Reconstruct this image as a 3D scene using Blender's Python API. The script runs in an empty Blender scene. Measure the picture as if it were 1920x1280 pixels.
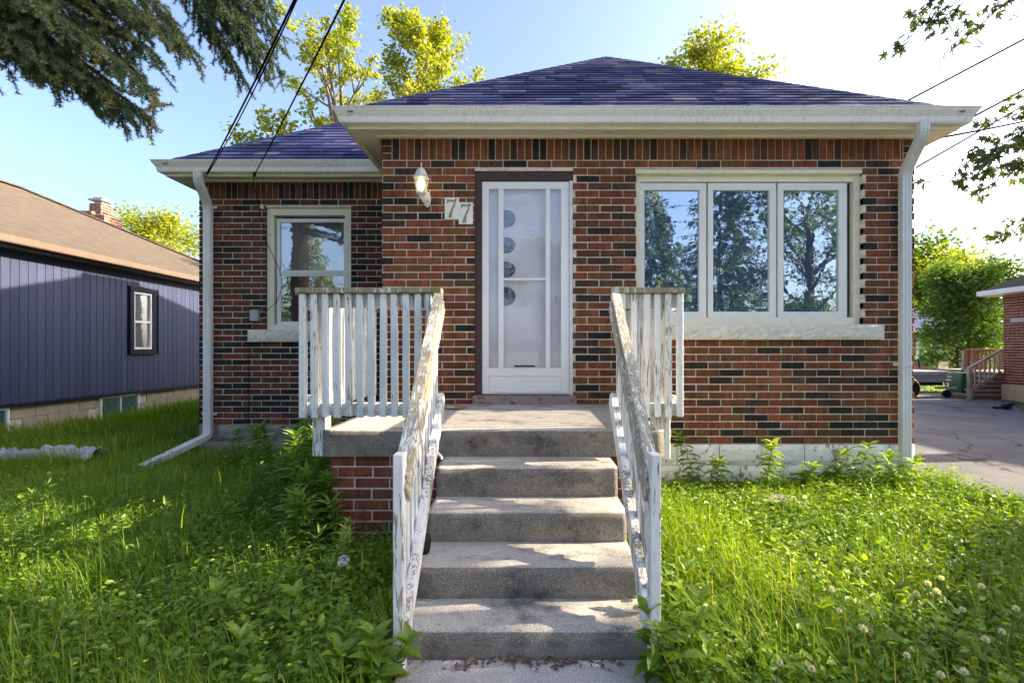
import bpy, bmesh, math, random
import numpy as np
from mathutils import Vector, Matrix

# ------------------------------------------------------------------ camera, sky, sun, exposure
SC = bpy.context.scene
COL = SC.collection
R = math.radians
F, CX, CY, CAMZ = 945.0, 988.0, 655.0, 1.287      # focal length in photo pixels, vanishing point, eye height
cam = bpy.data.cameras.new('camera')
cam_o = bpy.data.objects.new('camera', cam); COL.objects.link(cam_o)
cam.sensor_width = 36.0; cam.lens = 36.0 * F / 1920.0
cam.shift_x = -28.0 / 1920.0; cam.shift_y = 15.0 / 1920.0
cam.clip_start = 0.05; cam.clip_end = 2000
cam_o.location = (0, 0, CAMZ); cam_o.rotation_euler = (R(90), 0, 0)
SC.camera = cam_o

SUN_EL, SUN_AZ = R(26.2), R(6.0)                   # azimuth measured from +X towards +Y (behind the facade)
TOSUN = Vector((math.cos(SUN_EL)*math.cos(SUN_AZ), math.cos(SUN_EL)*math.sin(SUN_AZ), math.sin(SUN_EL)))
world = bpy.data.worlds.new('World'); SC.world = world; world.use_nodes = True
wn = world.node_tree.nodes; wl = world.node_tree.links
sky = wn.new('ShaderNodeTexSky'); sky.sky_type = 'NISHITA'; sky.sun_disc = False
sky.sun_elevation = SUN_EL; sky.sun_rotation = R(90) - SUN_AZ
sky.air_density = 0.75; sky.dust_density = 4.6; sky.ozone_density = 1.7; sky.altitude = 100
wn['Background'].inputs['Strength'].default_value = 0.15
wl.new(sky.outputs[0], wn['Background'].inputs['Color'])
sun = bpy.data.lights.new('sun', 'SUN'); sun.energy = 4.6; sun.angle = R(0.5); sun.color = (1.0, 0.87, 0.63)
sun_o = bpy.data.objects.new('sun', sun); COL.objects.link(sun_o)
sun_o.rotation_euler = (-TOSUN).to_track_quat('-Z', 'Y').to_euler()
vs = SC.view_settings
vs.view_transform = 'Standard'; vs.look = 'None'; vs.exposure = 1.85; vs.gamma = 1.0; vs.use_curve_mapping = False
SC.render.engine = 'CYCLES'
SC.cycles.max_bounces = 7; SC.cycles.diffuse_bounces = 4; SC.cycles.glossy_bounces = 3
SC.cycles.transparent_max_bounces = 12; SC.cycles.transmission_bounces = 4
SC.cycles.use_denoising = True
SC.cycles.caustics_reflective = False; SC.cycles.caustics_refractive = False

rng = np.random.default_rng(77)
random.seed(77)

def P(px, py, d):
    """photo pixel at a known depth d -> point"""
    return Vector(((px-CX)*d/F, d, CAMZ-(py-CY)*d/F))
def XP(px, d): return (px-CX)*d/F
def ZP(py, d): return CAMZ-(py-CY)*d/F

# ------------------------------------------------------------------ materials
def newmat(name):
    m = bpy.data.materials.new(name); m.use_nodes = True
    nt = m.node_tree; nt.nodes.clear()
    return m, nt.nodes, nt.links
def N(nodes, typ, **kw):
    n = nodes.new(typ)
    for k, v in kw.items():
        if k.startswith('i_'):
            n.inputs[k[2:].replace('_', ' ')].default_value = v
        else: setattr(n, k, v)
    return n
def mapping(nodes, links, scale):
    g = nodes.new('ShaderNodeNewGeometry'); mp = nodes.new('ShaderNodeMapping')
    mp.inputs['Scale'].default_value = scale if hasattr(scale, '__len__') else (scale,)*3
    links.new(g.outputs['Position'], mp.inputs['Vector']); return mp.outputs[0]
def noise(nodes, links, scale, detail=4, rough=0.55, vec=None, dist=0.0):
    n = nodes.new('ShaderNodeTexNoise'); n.inputs['Scale'].default_value = 1.0
    n.inputs['Detail'].default_value = detail; n.inputs['Roughness'].default_value = rough; n.inputs['Distortion'].default_value = dist
    links.new(vec or mapping(nodes, links, scale), n.inputs['Vector']); return n.outputs['Fac']
def ramp(nodes, links, fac, stops, interp='LINEAR'):
    r = nodes.new('ShaderNodeValToRGB'); r.color_ramp.interpolation = interp
    e = r.color_ramp.elements
    while len(e) < len(stops): e.new(0.5)
    for el, (p, c) in zip(e, stops):
        el.position = p; el.color = (*c, 1) if len(c) == 3 else c
    links.new(fac, r.inputs['Fac']); return r.outputs['Color']
def mixc(nodes, links, fac, a, b, mode='MIX'):
    m = nodes.new('ShaderNodeMix'); m.data_type = 'RGBA'; m.blend_type = mode
    for s, v in ((0, fac), (6, a), (7, b)):
        if isinstance(v, (int, float)): m.inputs[s].default_value = v
        elif isinstance(v, tuple): m.inputs[s].default_value = (*v, 1)
        else: links.new(v, m.inputs[s])
    return m.outputs[2]
def attr(nodes, name='rnd'):
    a = nodes.new('ShaderNodeAttribute'); a.attribute_name = name; return a.outputs['Fac']
def bump(nodes, links, h, strength=0.3, dist=0.01, normal=None):
    b = nodes.new('ShaderNodeBump'); b.inputs['Strength'].default_value = strength; b.inputs['Distance'].default_value = dist
    links.new(h, b.inputs['Height'])
    if normal is not None: links.new(normal, b.inputs['Normal'])
    return b.outputs[0]
def principled(nodes, links, col, rough=0.8, nrm=None, spec=0.3, metal=0.0):
    p = nodes.new('ShaderNodeBsdfPrincipled'); o = nodes.new('ShaderNodeOutputMaterial')
    if isinstance(col, tuple): p.inputs['Base Color'].default_value = (*col, 1)
    else: links.new(col, p.inputs['Base Color'])
    if isinstance(rough, (int, float)): p.inputs['Roughness'].default_value = rough
    else: links.new(rough, p.inputs['Roughness'])
    p.inputs['Specular IOR Level'].default_value = spec; p.inputs['Metallic'].default_value = metal
    if nrm is not None: links.new(nrm, p.inputs['Normal'])
    links.new(p.outputs[0], o.inputs['Surface']); return p

def simple(name, a, b=None, scale=8, rough=0.7, bstr=0.0, bscale=None, bdist=0.004, spec=0.3, dirt=None, dirtscale=3, dirtlo=0.5, dirthi=0.75, metal=0.0):
    """two-tone noisy paint/stone with optional dirt blotches"""
    m, n, l = newmat(name)
    b = b or tuple(c*0.8 for c in a)
    c = ramp(n, l, noise(n, l, scale, 6), [(0.3, a), (0.7, b)])
    if dirt:
        f = ramp(n, l, noise(n, l, dirtscale, 8, 0.65), [(dirtlo, (0,0,0)), (dirthi, (1,1,1))])
        c = mixc(n, l, f, c, dirt)
    nr = bump(n, l, noise(n, l, bscale or scale*4, 5), bstr, bdist) if bstr else None
    principled(n, l, c, rough, nr, spec, metal); return m

def brick_mat(name, stops, mortar_smear=0.06, vgroove=True):
    m, n, l = newmat(name)
    base = ramp(n, l, attr(n), stops, 'CONSTANT')
    v = noise(n, l, (26, 26, 5), 5, 0.6)
    shade = ramp(n, l, v, [(0.25, (0.45,0.47,0.5)), (0.5, (0.95,0.95,0.95)), (0.75, (1.45,1.32,1.2))])
    c = mixc(n, l, 1.0, base, shade, 'MULTIPLY')
    # burnt ends on some bricks
    bl = ramp(n, l, noise(n, l, (7, 7, 14), 3), [(0.6, (0,0,0)), (0.72, (1,1,1))])
    c = mixc(n, l, mixc(n, l, 0.6, (0,0,0), bl), c, (0.035, 0.024, 0.024))
    st = ramp(n, l, noise(n, l, 38, 6, 0.7), [(0.66, (0,0,0)), (0.8, (mortar_smear*4,)*3)])
    c = mixc(n, l, st, c, (0.42, 0.36, 0.30))
    g = noise(n, l, (300, 300, 9), 3, 0.6)
    f = noise(n, l, 160, 4)
    h = n.new('ShaderNodeMath'); h.operation = 'ADD'; l.new(g, h.inputs[0]); l.new(f, h.inputs[1])
    c = mixc(n, l, 1.0, c, ramp(n, l, g, [(0.35, (0.62,0.62,0.62)), (0.6, (1.15,1.15,1.15))]), 'MULTIPLY')
    c = mixc(n, l, 1.0, c, ramp(n, l, noise(n, l, (1.1, 1.1, 0.7), 5, 0.6), [(0.32, (0.72,0.70,0.70)), (0.55, (1.0,1.0,1.0)), (0.72, (1.16,1.12,1.06))]), 'MULTIPLY')
    principled(n, l, c, 0.85, bump(n, l, h.outputs[0], 0.7, 0.004), 0.25)
    return m

M = {}
M['brick'] = brick_mat('rug_brick', [(0.0, (0.029,0.024,0.023)), (0.08, (0.047,0.033,0.027)), (0.15, (0.081,0.043,0.029)), (0.24, (0.144,0.059,0.031)),
    (0.35, (0.199,0.073,0.032)), (0.47, (0.233,0.073,0.035)), (0.58, (0.195,0.082,0.034)), (0.68, (0.263,0.079,0.039)), (0.79, (0.220,0.067,0.036)), (0.88, (0.136,0.067,0.031)), (0.95, (0.288,0.112,0.044))])
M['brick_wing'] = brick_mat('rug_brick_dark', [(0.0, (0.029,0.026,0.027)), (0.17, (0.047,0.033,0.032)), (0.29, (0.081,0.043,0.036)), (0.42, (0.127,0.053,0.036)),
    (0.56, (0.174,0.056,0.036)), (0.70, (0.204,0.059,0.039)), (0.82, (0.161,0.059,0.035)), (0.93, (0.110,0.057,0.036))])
M['brick_stoop'] = brick_mat('orange_brick', [(0.0, (0.22,0.065,0.04)), (0.3, (0.30,0.085,0.05)), (0.6, (0.27,0.07,0.045)), (0.8, (0.20,0.07,0.05))], 0.12)
M['brick_far'] = brick_mat('red_brick', [(0.0, (0.20,0.06,0.05)), (0.4, (0.16,0.045,0.04)), (0.7, (0.24,0.08,0.06))], 0.1)
M['mortar'] = simple('mortar', (0.80,0.73,0.60), (0.60,0.53,0.43), 25, 0.95, 0.8, 120, 0.006, dirt=(0.30,0.25,0.20), dirtscale=(7,7,16), dirtlo=0.5, dirthi=0.8)
M['stone_sill'] = simple('stone_sill', (0.78,0.74,0.66), (0.60,0.56,0.48), 14, 0.9, 0.6, 30, 0.012, dirt=(0.35,0.31,0.25), dirtscale=(5,5,16), dirtlo=0.6, dirthi=0.8)
M['white_paint'] = simple('white_paint', (0.80,0.79,0.77), (0.74,0.73,0.70), 6, 0.45, spec=0.4, dirt=(0.5,0.46,0.38), dirtscale=(9,9,3), dirtlo=0.62, dirthi=0.95)
M['vinyl'] = simple('white_vinyl', (0.82,0.82,0.82), (0.77,0.77,0.78), 3, 0.35, spec=0.45)
M['cream'] = simple('aged_cream_paint', (0.87,0.81,0.65), (0.78,0.72,0.56), 9, 0.6, 0.2, 60, dirt=(0.22,0.18,0.12), dirtscale=(14,14,30), dirtlo=0.66, dirthi=0.8)
M['soffit'] = simple('soffit_paint', (0.86,0.81,0.69), (0.77,0.72,0.60), 7, 0.7, 0.15, 40, dirt=(0.25,0.21,0.15), dirtscale=6, dirtlo=0.6, dirthi=0.85)
M['brown_frame'] = simple('brown_frame_paint', (0.085,0.045,0.042), (0.055,0.03,0.03), 20, 0.6, 0.3, 60)
M['gutter'] = None
def gutter_mat():
    m, n, l = newmat('aluminium_gutter')
    s = noise(n, l, (60, 60, 2.5), 5, 0.7)
    d = ramp(n, l, s, [(0.48, (0,0,0)), (0.75, (1,1,1))])
    k = mixc(n, l, ramp(n, l, noise(n, l, 1.3, 3), [(0.35, (0.1,)*3), (0.65, (0.75,)*3)]), (0,0,0), d)
    c = mixc(n, l, k, (0.86,0.84,0.80), (0.30,0.25,0.20))
    principled(n, l, c, 0.42, None, 0.45); return m
M['gutter'] = gutter_mat()
M['downspout'] = simple('downspout_paint', (0.72,0.73,0.73), (0.62,0.62,0.60), 4, 0.4, spec=0.45, dirt=(0.36,0.33,0.26), dirtscale=(8,8,2.5), dirtlo=0.58, dirthi=0.9)

def shingle_mat(name, stops, grain=260):
    m, n, l = newmat(name)
    base = ramp(n, l, attr(n), stops)
    g = noise(n, l, grain, 3, 0.7)
    c = mixc(n, l, 1.0, base, ramp(n, l, g, [(0.3, (0.55,)*3), (0.7, (1.5,)*3)]), 'MULTIPLY')
    w = ramp(n, l, noise(n, l, 2.2, 4), [(0.35, (0.8,)*3), (0.7, (1.2,)*3)])
    c = mixc(n, l, 1.0, c, w, 'MULTIPLY')
    principled(n, l, c, 0.95, bump(n, l, g, 0.8, 0.003), 0.2); return m
M['shingle'] = shingle_mat('asphalt_shingle', [(0.0, (0.013,0.018,0.070)), (0.45, (0.033,0.041,0.135)), (0.8, (0.078,0.082,0.175)), (1.0, (0.155,0.14,0.18))])
M['deck'] = simple('roof_underlay', (0.03,0.03,0.045), None, 10, 0.95)
M['tan_shingle'] = None
def tan_mat():
    m, n, l = newmat('tan_shingle_roof')
    g = noise(n, l, (3.5, 3.5, 55), 5, 0.7)
    c = ramp(n, l, g, [(0.3, (0.065,0.05,0.040)), (0.5, (0.11,0.086,0.068)), (0.7, (0.15,0.12,0.096))])
    f = noise(n, l, 120, 3, 0.7)
    c = mixc(n, l, 1.0, c, ramp(n, l, f, [(0.3, (0.75,)*3), (0.7, (1.25,)*3)]), 'MULTIPLY')
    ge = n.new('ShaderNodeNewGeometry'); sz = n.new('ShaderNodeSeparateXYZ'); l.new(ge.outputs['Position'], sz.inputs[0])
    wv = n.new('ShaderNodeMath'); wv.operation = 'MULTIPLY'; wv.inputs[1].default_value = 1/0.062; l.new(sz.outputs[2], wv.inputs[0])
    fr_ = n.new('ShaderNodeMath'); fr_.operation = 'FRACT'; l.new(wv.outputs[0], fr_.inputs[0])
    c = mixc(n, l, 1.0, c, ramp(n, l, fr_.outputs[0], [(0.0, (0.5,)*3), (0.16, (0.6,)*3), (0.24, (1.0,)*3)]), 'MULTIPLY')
    principled(n, l, c, 0.95, bump(n, l, fr_.outputs[0], 0.5, 0.01), 0.2); return m
M['tan_shingle'] = tan_mat()

def peel_mat(name, paint, wood, lo, hi, aniso=(55, 55, 7), bstr=0.6, moss=0.0):
    m, n, l = newmat(name)
    grain = noise(n, l, (90, 90, 5), 6, 0.65)
    wc = ramp(n, l, grain, [(0.3, tuple(c*0.4 for c in wood)), (0.7, tuple(c*1.25 for c in wood))])
    pk = noise(n, l, aniso, 8, 0.62, dist=0.4)
    # chipping rate itself varies from place to place
    rate = noise(n, l, (3.1, 3.1, 2.2), 3)
    s = n.new('ShaderNodeMath'); s.operation = 'MULTIPLY_ADD'; s.inputs[1].default_value = 0.5; s.inputs[2].default_value = -0.25
    l.new(rate, s.inputs[0])
    a = n.new('ShaderNodeMath'); a.operation = 'ADD'; l.new(pk, a.inputs[0]); l.new(s.outputs[0], a.inputs[1])
    mask = ramp(n, l, a.outputs[0], [(lo, (0,0,0)), (hi, (1,1,1))])
    pc = ramp(n, l, noise(n, l, 9, 4), [(0.3, paint), (0.75, tuple(c*0.84 for c in paint))])
    c = mixc(n, l, mask, pc, wc)
    if moss:
        mo = ramp(n, l, noise(n, l, (11, 11, 11), 5), [(0.5, (0,0,0)), (0.68, (moss,)*3)])
        c = mixc(n, l, mo, c, (0.16, 0.19, 0.035))
    inv = n.new('ShaderNodeMath'); inv.operation = 'SUBTRACT'; inv.inputs[0].default_value = 1.0; l.new(mask, inv.inputs[1])
    nr = bump(n, l, inv.outputs[0], bstr, 0.0025)
    nr = bump(n, l, grain, 0.25, 0.002, nr)
    principled(n, l, c, 0.75, nr, 0.3); return m
M['peel'] = peel_mat('peeling_white_paint', (0.80,0.80,0.78), (0.34,0.295,0.235), 0.63, 0.645, aniso=(95, 95, 8))
M['peel_bad'] = peel_mat('badly_peeling_paint', (0.80,0.79,0.76), (0.40,0.345,0.27), 0.575, 0.59, aniso=(80, 80, 9))
M['cap_wood'] = peel_mat('weathered_cap_rail', (0.70,0.69,0.62), (0.36,0.31,0.21), 0.42, 0.45, moss=0.8)
M['hand_wood'] = peel_mat('weathered_hand_rail', (0.76,0.75,0.70), (0.46,0.395,0.29), 0.44, 0.47, aniso=(95, 22, 22), moss=0.12)
M['grey_wood'] = peel_mat('grey_deck_wood', (0.42,0.36,0.30), (0.27,0.21,0.16), 0.45, 0.6)
M['red_wood'] = peel_mat('red_deck_wood', (0.28,0.12,0.08), (0.18,0.10,0.07), 0.5, 0.6)

def concrete(name, a, b, spk, spd, dirt, dl, dh):
    m, n, l = newmat(name)
    c = ramp(n, l, noise(n, l, 9, 7, 0.65), [(0.3, a), (0.7, b)])
    d = ramp(n, l, noise(n, l, (3.5, 5, 5), 8, 0.7), [(dl, (0,0,0)), (dh, (1,1,1))])
    c = mixc(n, l, d, c, dirt)
    vo = n.new('ShaderNodeTexVoronoi'); vo.inputs['Scale'].default_value = 1.0
    l.new(mapping(n, l, 95), vo.inputs['Vector'])
    s1 = ramp(n, l, vo.outputs['Distance'], [(0.12, (1,1,1)), (0.26, (0,0,0))])
    sel = ramp(n, l, noise(n, l, 48, 2), [(0.5, (0,0,0)), (0.56, (spd,)*3)])
    c = mixc(n, l, mixc(n, l, 1.0, s1, sel, 'MULTIPLY'), c, spk)
    f = noise(n, l, 210, 4, 0.7)
    c = mixc(n, l, 1.0, c, ramp(n, l, f, [(0.34, (0.38,)*3), (0.64, (1.45,)*3)]), 'MULTIPLY')
    h = n.new('ShaderNodeMath'); h.operation = 'ADD'; l.new(f, h.inputs[0]); l.new(noise(n, l, 40, 5), h.inputs[1])
    principled(n, l, c, 0.92, bump(n, l, h.outputs[0], 0.8, 0.005), 0.2); return m
M['tread'] = concrete('worn_tread_concrete', (0.54,0.49,0.435), (0.42,0.38,0.34), (0.62,0.58,0.51), 0.7, (0.20,0.18,0.165), 0.52, 0.66)
M['riser'] = concrete('aggregate_riser_concrete', (0.32,0.285,0.235), (0.20,0.178,0.15), (0.60,0.56,0.49), 1.0, (0.10,0.088,0.08), 0.5, 0.66)
M['walk'] = concrete('walk_concrete', (0.52,0.48,0.45), (0.42,0.385,0.36), (0.3,0.27,0.25), 0.7, (0.28,0.25,0.23), 0.58, 0.75)
M['block_white'] = peel_mat('peeling_painted_block', (0.86,0.85,0.79), (0.42,0.37,0.30), 0.59, 0.605, aniso=(17, 17, 17), bstr=0.9)
M['block_grey'] = simple('rock_face_block', (0.34,0.31,0.26), (0.22,0.20,0.165), 11, 0.95, 0.9, 22, 0.02, dirt=(0.12,0.115,0.10), dirtscale=6, dirtlo=0.52, dirthi=0.8)
M['block_tan'] = simple('tan_block', (0.47,0.40,0.29), (0.36,0.30,0.22), 7, 0.95, 0.5, 60, 0.006)
M['sill_red'] = simple('flaking_red_sill', (0.30,0.27,0.25), (0.24,0.21,0.195), 16, 0.9, 0.7, 60, 0.006, dirt=(0.17,0.045,0.045), dirtscale=(14,14,24), dirtlo=0.56, dirthi=0.62)
def asphalt_mat():
    m, n, l = newmat('driveway_asphalt')
    c = ramp(n, l, noise(n, l, 1.1, 6, 0.6), [(0.3, (0.10,0.098,0.105)), (0.5, (0.145,0.142,0.15)), (0.72, (0.195,0.188,0.19))])
    f = noise(n, l, 170, 4, 0.75)
    c = mixc(n, l, 1.0, c, ramp(n, l, f, [(0.34, (0.45,)*3), (0.66, (1.5,)*3)]), 'MULTIPLY')
    vo = n.new('ShaderNodeTexVoronoi'); vo.feature = 'DISTANCE_TO_EDGE'; vo.inputs['Scale'].default_value = 1.0
    mp = n.new('ShaderNodeMapping'); mp.inputs['Scale'].default_value = (0.55, 0.4, 0.4)
    wa = n.new('ShaderNodeVectorMath'); wa.operation = 'ADD'; g = n.new('ShaderNodeNewGeometry'); nn = n.new('ShaderNodeTexNoise'); nn.inputs['Scale'].default_value = 1.7; nn.inputs['Detail'].default_value = 5
    l.new(g.outputs['Position'], nn.inputs['Vector']); l.new(g.outputs['Position'], wa.inputs[0]); l.new(nn.outputs['Color'], wa.inputs[1]); l.new(wa.outputs[0], mp.inputs['Vector']); l.new(mp.outputs[0], vo.inputs['Vector'])
    k = ramp(n, l, vo.outputs['Distance'], [(0.0, (1,1,1)), (0.012, (0,0,0))])
    c = mixc(n, l, k, c, (0.035, 0.033, 0.034))
    principled(n, l, c, 0.95, bump(n, l, f, 0.8, 0.006), 0.2); return m
M['asphalt'] = asphalt_mat()
M['soil'] = simple('lawn_soil', (0.12,0.15,0.045), (0.085,0.105,0.035), 6, 1.0, 0.6, 20, 0.03)

def glass_mat(name, glossy, base, wob=0.02, clear=0.0, tint=(0.92,0.96,1.0)):
    m, n, l = newmat(name)
    nr = bump(n, l, noise(n, l, (5, 5, 5), 3, 0.5), wob, 0.02)
    g = N(n, 'ShaderNodeBsdfGlossy'); g.inputs['Roughness'].default_value = 0.012; g.inputs['Color'].default_value = (*tint, 1)
    l.new(nr, g.inputs['Normal'])
    if clear:
        d = N(n, 'ShaderNodeBsdfTransparent'); d.inputs['Color'].default_value = (clear, clear, clear*1.02, 1)
    else:
        d = N(n, 'ShaderNodeBsdfDiffuse'); d.inputs['Color'].default_value = (*base, 1)
    mx = N(n, 'ShaderNodeMixShader'); mx.inputs[0].default_value = glossy
    l.new(d.outputs[0], mx.inputs[1]); l.new(g.outputs[0], mx.inputs[2])
    o = n.new('ShaderNodeOutputMaterial'); l.new(mx.outputs[0], o.inputs['Surface']); return m
M['pane'] = glass_mat('window_glass', 0.58, (0.06,0.11,0.22), 0.03, tint=(0.74,0.87,1.0))
M['pane_clear'] = glass_mat('clear_glass', 0.22, None, 0.05, 0.9)
M['pane_door'] = glass_mat('storm_door_glass', 0.06, None, 0.06, 0.95)
M['door_light'] = glass_mat('door_light_glass', 0.12, (0.07,0.075,0.085), 0.6)
M['pane_lamp'] = glass_mat('lamp_glass', 0.12, None, 0.0, 0.95)
M['dark'] = simple('dark_rubber', (0.012,0.012,0.014), None, 10, 0.6)
M['wire'] = simple('black_cable', (0.012,0.012,0.016), None, 10, 1.0, spec=0.0)
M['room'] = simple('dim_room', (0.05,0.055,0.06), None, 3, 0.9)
M['blind'] = simple('grey_blind', (0.48,0.48,0.46), (0.38,0.38,0.37), (1.5,1.5,3), 0.7)
M['inner_door'] = simple('inner_door_paint', (0.78,0.77,0.76), (0.72,0.715,0.71), 5, 0.5)
M['numeral'] = simple('tarnished_numeral', (0.23,0.20,0.15), (0.34,0.31,0.25), 60, 0.6, 0.3, 120)
M['plaque'] = simple('plaque_white', (0.86,0.82,0.75), (0.78,0.74,0.67), 14, 0.5)
M['lampmetal'] = simple('white_lamp_metal', (0.76,0.74,0.70), (0.64,0.62,0.58), 30, 0.4, spec=0.5)
M['rock'] = simple('pale_rock', (0.36,0.31,0.27), (0.26,0.22,0.19), 9, 0.95, 0.7, 30, 0.02)
M['cloth'] = simple('dirty_white_sheet', (0.52,0.51,0.53), (0.40,0.39,0.41), 9, 0.9, 0.5, 40, 0.01)
M['cardboard'] = simple('cardboard', (0.36,0.25,0.16), (0.28,0.19,0.12), 12, 0.9)
M['bark'] = simple('bark', (0.14,0.105,0.08), (0.07,0.053,0.042), (14,14,5), 0.95, 0.8, (40,40,10), 0.02)
M['bark_pale'] = simple('pale_bark', (0.26,0.22,0.17), (0.16,0.13,0.10), (14,14,5), 0.95, 0.6, (40,40,10), 0.01)
def brick_tex(name, c1, c2, mo):
    m, n, l = newmat(name)
    g = n.new('ShaderNodeNewGeometry'); s = n.new('ShaderNodeSeparateXYZ'); l.new(g.outputs['Position'], s.inputs[0])
    ad = n.new('ShaderNodeMath'); ad.operation = 'ADD'; l.new(s.outputs[0], ad.inputs[0]); l.new(s.outputs[1], ad.inputs[1])
    c = n.new('ShaderNodeCombineXYZ'); l.new(ad.outputs[0], c.inputs[0]); l.new(s.outputs[2], c.inputs[1])
    b = n.new('ShaderNodeTexBrick'); b.inputs['Scale'].default_value = 1.0; b.inputs['Brick Width'].default_value = 0.22; b.inputs['Row Height'].default_value = 0.07; b.inputs['Mortar Size'].default_value = 0.012
    b.inputs['Color1'].default_value = (*c1, 1); b.inputs['Color2'].default_value = (*c2, 1); b.inputs['Mortar'].default_value = (*mo, 1); l.new(c.outputs[0], b.inputs['Vector'])
    principled(n, l, b.outputs['Color'], 0.9, bump(n, l, noise(n, l, 60), 0.4, 0.01), 0.2); return m
M['chimney_brick'] = brick_tex('chimney_brick', (0.25,0.085,0.055), (0.17,0.06,0.045), (0.36,0.28,0.23))
M['siding'] = None
def siding_mat():
    m, n, l = newmat('blue_siding')
    c = ramp(n, l, attr(n), [(0.0, (0.040,0.050,0.105)), (1.0, (0.056,0.067,0.130))])
    g = noise(n, l, (60, 60, 4), 4)
    c = mixc(n, l, 1.0, c, ramp(n, l, g, [(0.3, (0.88,)*3), (0.7, (1.1,)*3)]), 'MULTIPLY')
    principled(n, l, c, 0.5, bump(n, l, g, 0.15, 0.002), 0.35); return m
M['siding'] = siding_mat()
M['navy_trim'] = simple('navy_trim', (0.012,0.014,0.032), None, 5, 0.5)
M['brown_gutter'] = simple('brown_gutter', (0.17,0.115,0.085), (0.14,0.095,0.07), 5, 0.45, spec=0.4)
M['bin'] = simple('green_plastic', (0.02,0.085,0.06), (0.016,0.07,0.05), 5, 0.5)
M['silver'] = simple('grey_painted_steel', (0.42,0.43,0.46), (0.34,0.35,0.38), 6, 0.45, spec=0.5)
M['fur'] = simple('black_fur', (0.012,0.011,0.012), (0.022,0.02,0.02), 60, 0.9, 0.6, 200)
M['bin_dark'] = simple('blue_litter', (0.03,0.05,0.16), None, 9, 0.5)

def leaf_mat(name, stops, trans=0.35, gloss=0.05, rough=0.45):
    m, n, l = newmat(name)
    c = ramp(n, l, attr(n), stops)
    c = mixc(n, l, 1.0, c, ramp(n, l, noise(n, l, 1.1, 3), [(0.3, (0.75,0.8,0.8)), (0.7, (1.2,1.15,1.0))]), 'MULTIPLY')
    d = n.new('ShaderNodeBsdfDiffuse'); t = n.new('ShaderNodeBsdfTranslucent'); g = n.new('ShaderNodeBsdfGlossy')
    g.inputs['Roughness'].default_value = rough; g.inputs['Color'].default_value = (0.9, 0.95, 0.9, 1)
    l.new(c, d.inputs['Color'])
    tc = mixc(n, l, 1.0, c, (1.5, 1.35, 0.55), 'MULTIPLY'); l.new(tc, t.inputs['Color'])
    a = n.new('ShaderNodeMixShader'); a.inputs[0].default_value = trans
    l.new(d.outputs[0], a.inputs[1]); l.new(t.outputs[0], a.inputs[2])
    b = n.new('ShaderNodeMixShader'); b.inputs[0].default_value = gloss
    l.new(a.outputs[0], b.inputs[1]); l.new(g.outputs[0], b.inputs[2])
    o = n.new('ShaderNodeOutputMaterial'); l.new(b.outputs[0], o.inputs['Surface']); return m
M['grass'] = leaf_mat('grass_blade', [(0.0, (0.10,0.20,0.010)), (0.55, (0.185,0.32,0.014)), (0.9, (0.28,0.39,0.028)), (1.0, (0.52,0.45,0.17))], 0.45, 0.02)
M['weed'] = leaf_mat('weed_leaf', [(0.0, (0.085,0.18,0.014)), (0.5, (0.165,0.285,0.02)), (1.0, (0.28,0.38,0.04))], 0.45, 0.035)
M['weed_blue'] = leaf_mat('tall_weed_leaf', [(0.0, (0.075,0.165,0.022)), (0.6, (0.145,0.26,0.035)), (1.0, (0.23,0.34,0.06))], 0.42, 0.03)
M['stem'] = leaf_mat('weed_stem', [(0.0, (0.10,0.15,0.03)), (1.0, (0.22,0.24,0.07))], 0.2)
M['dry'] = simple('dry_stalk', (0.40,0.32,0.19), (0.30,0.23,0.13), 30, 0.9)
M['fluff'] = leaf_mat('seed_fluff', [(0.0, (0.62,0.60,0.56)), (1.0, (0.78,0.76,0.72))], 0.4, 0.0)
M['spruce'] = leaf_mat('spruce_needle', [(0.0, (0.06,0.105,0.068)), (0.5, (0.115,0.175,0.10)), (0.8, (0.21,0.26,0.10)), (1.0, (0.34,0.28,0.11))], 0.25)
M['maple'] = leaf_mat('maple_leaf', [(0.0, (0.06,0.105,0.022)), (0.6, (0.11,0.165,0.03)), (1.0, (0.20,0.21,0.05))], 0.4)
M['poplar'] = leaf_mat('spring_leaf', [(0.0, (0.20,0.27,0.025)), (0.6, (0.31,0.36,0.03)), (1.0, (0.42,0.42,0.05))], 0.45)
M['green_tree'] = leaf_mat('green_tree_leaf', [(0.0, (0.055,0.125,0.02)), (0.6, (0.10,0.19,0.026)), (1.0, (0.17,0.25,0.035))], 0.42)
M['deadleaf'] = simple('dead_leaf', (0.20,0.125,0.085), (0.12,0.075,0.055), 60, 0.9)
M['flower'] = simple('yellow_petal', (0.75,0.66,0.02), None, 30, 0.6)

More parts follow.
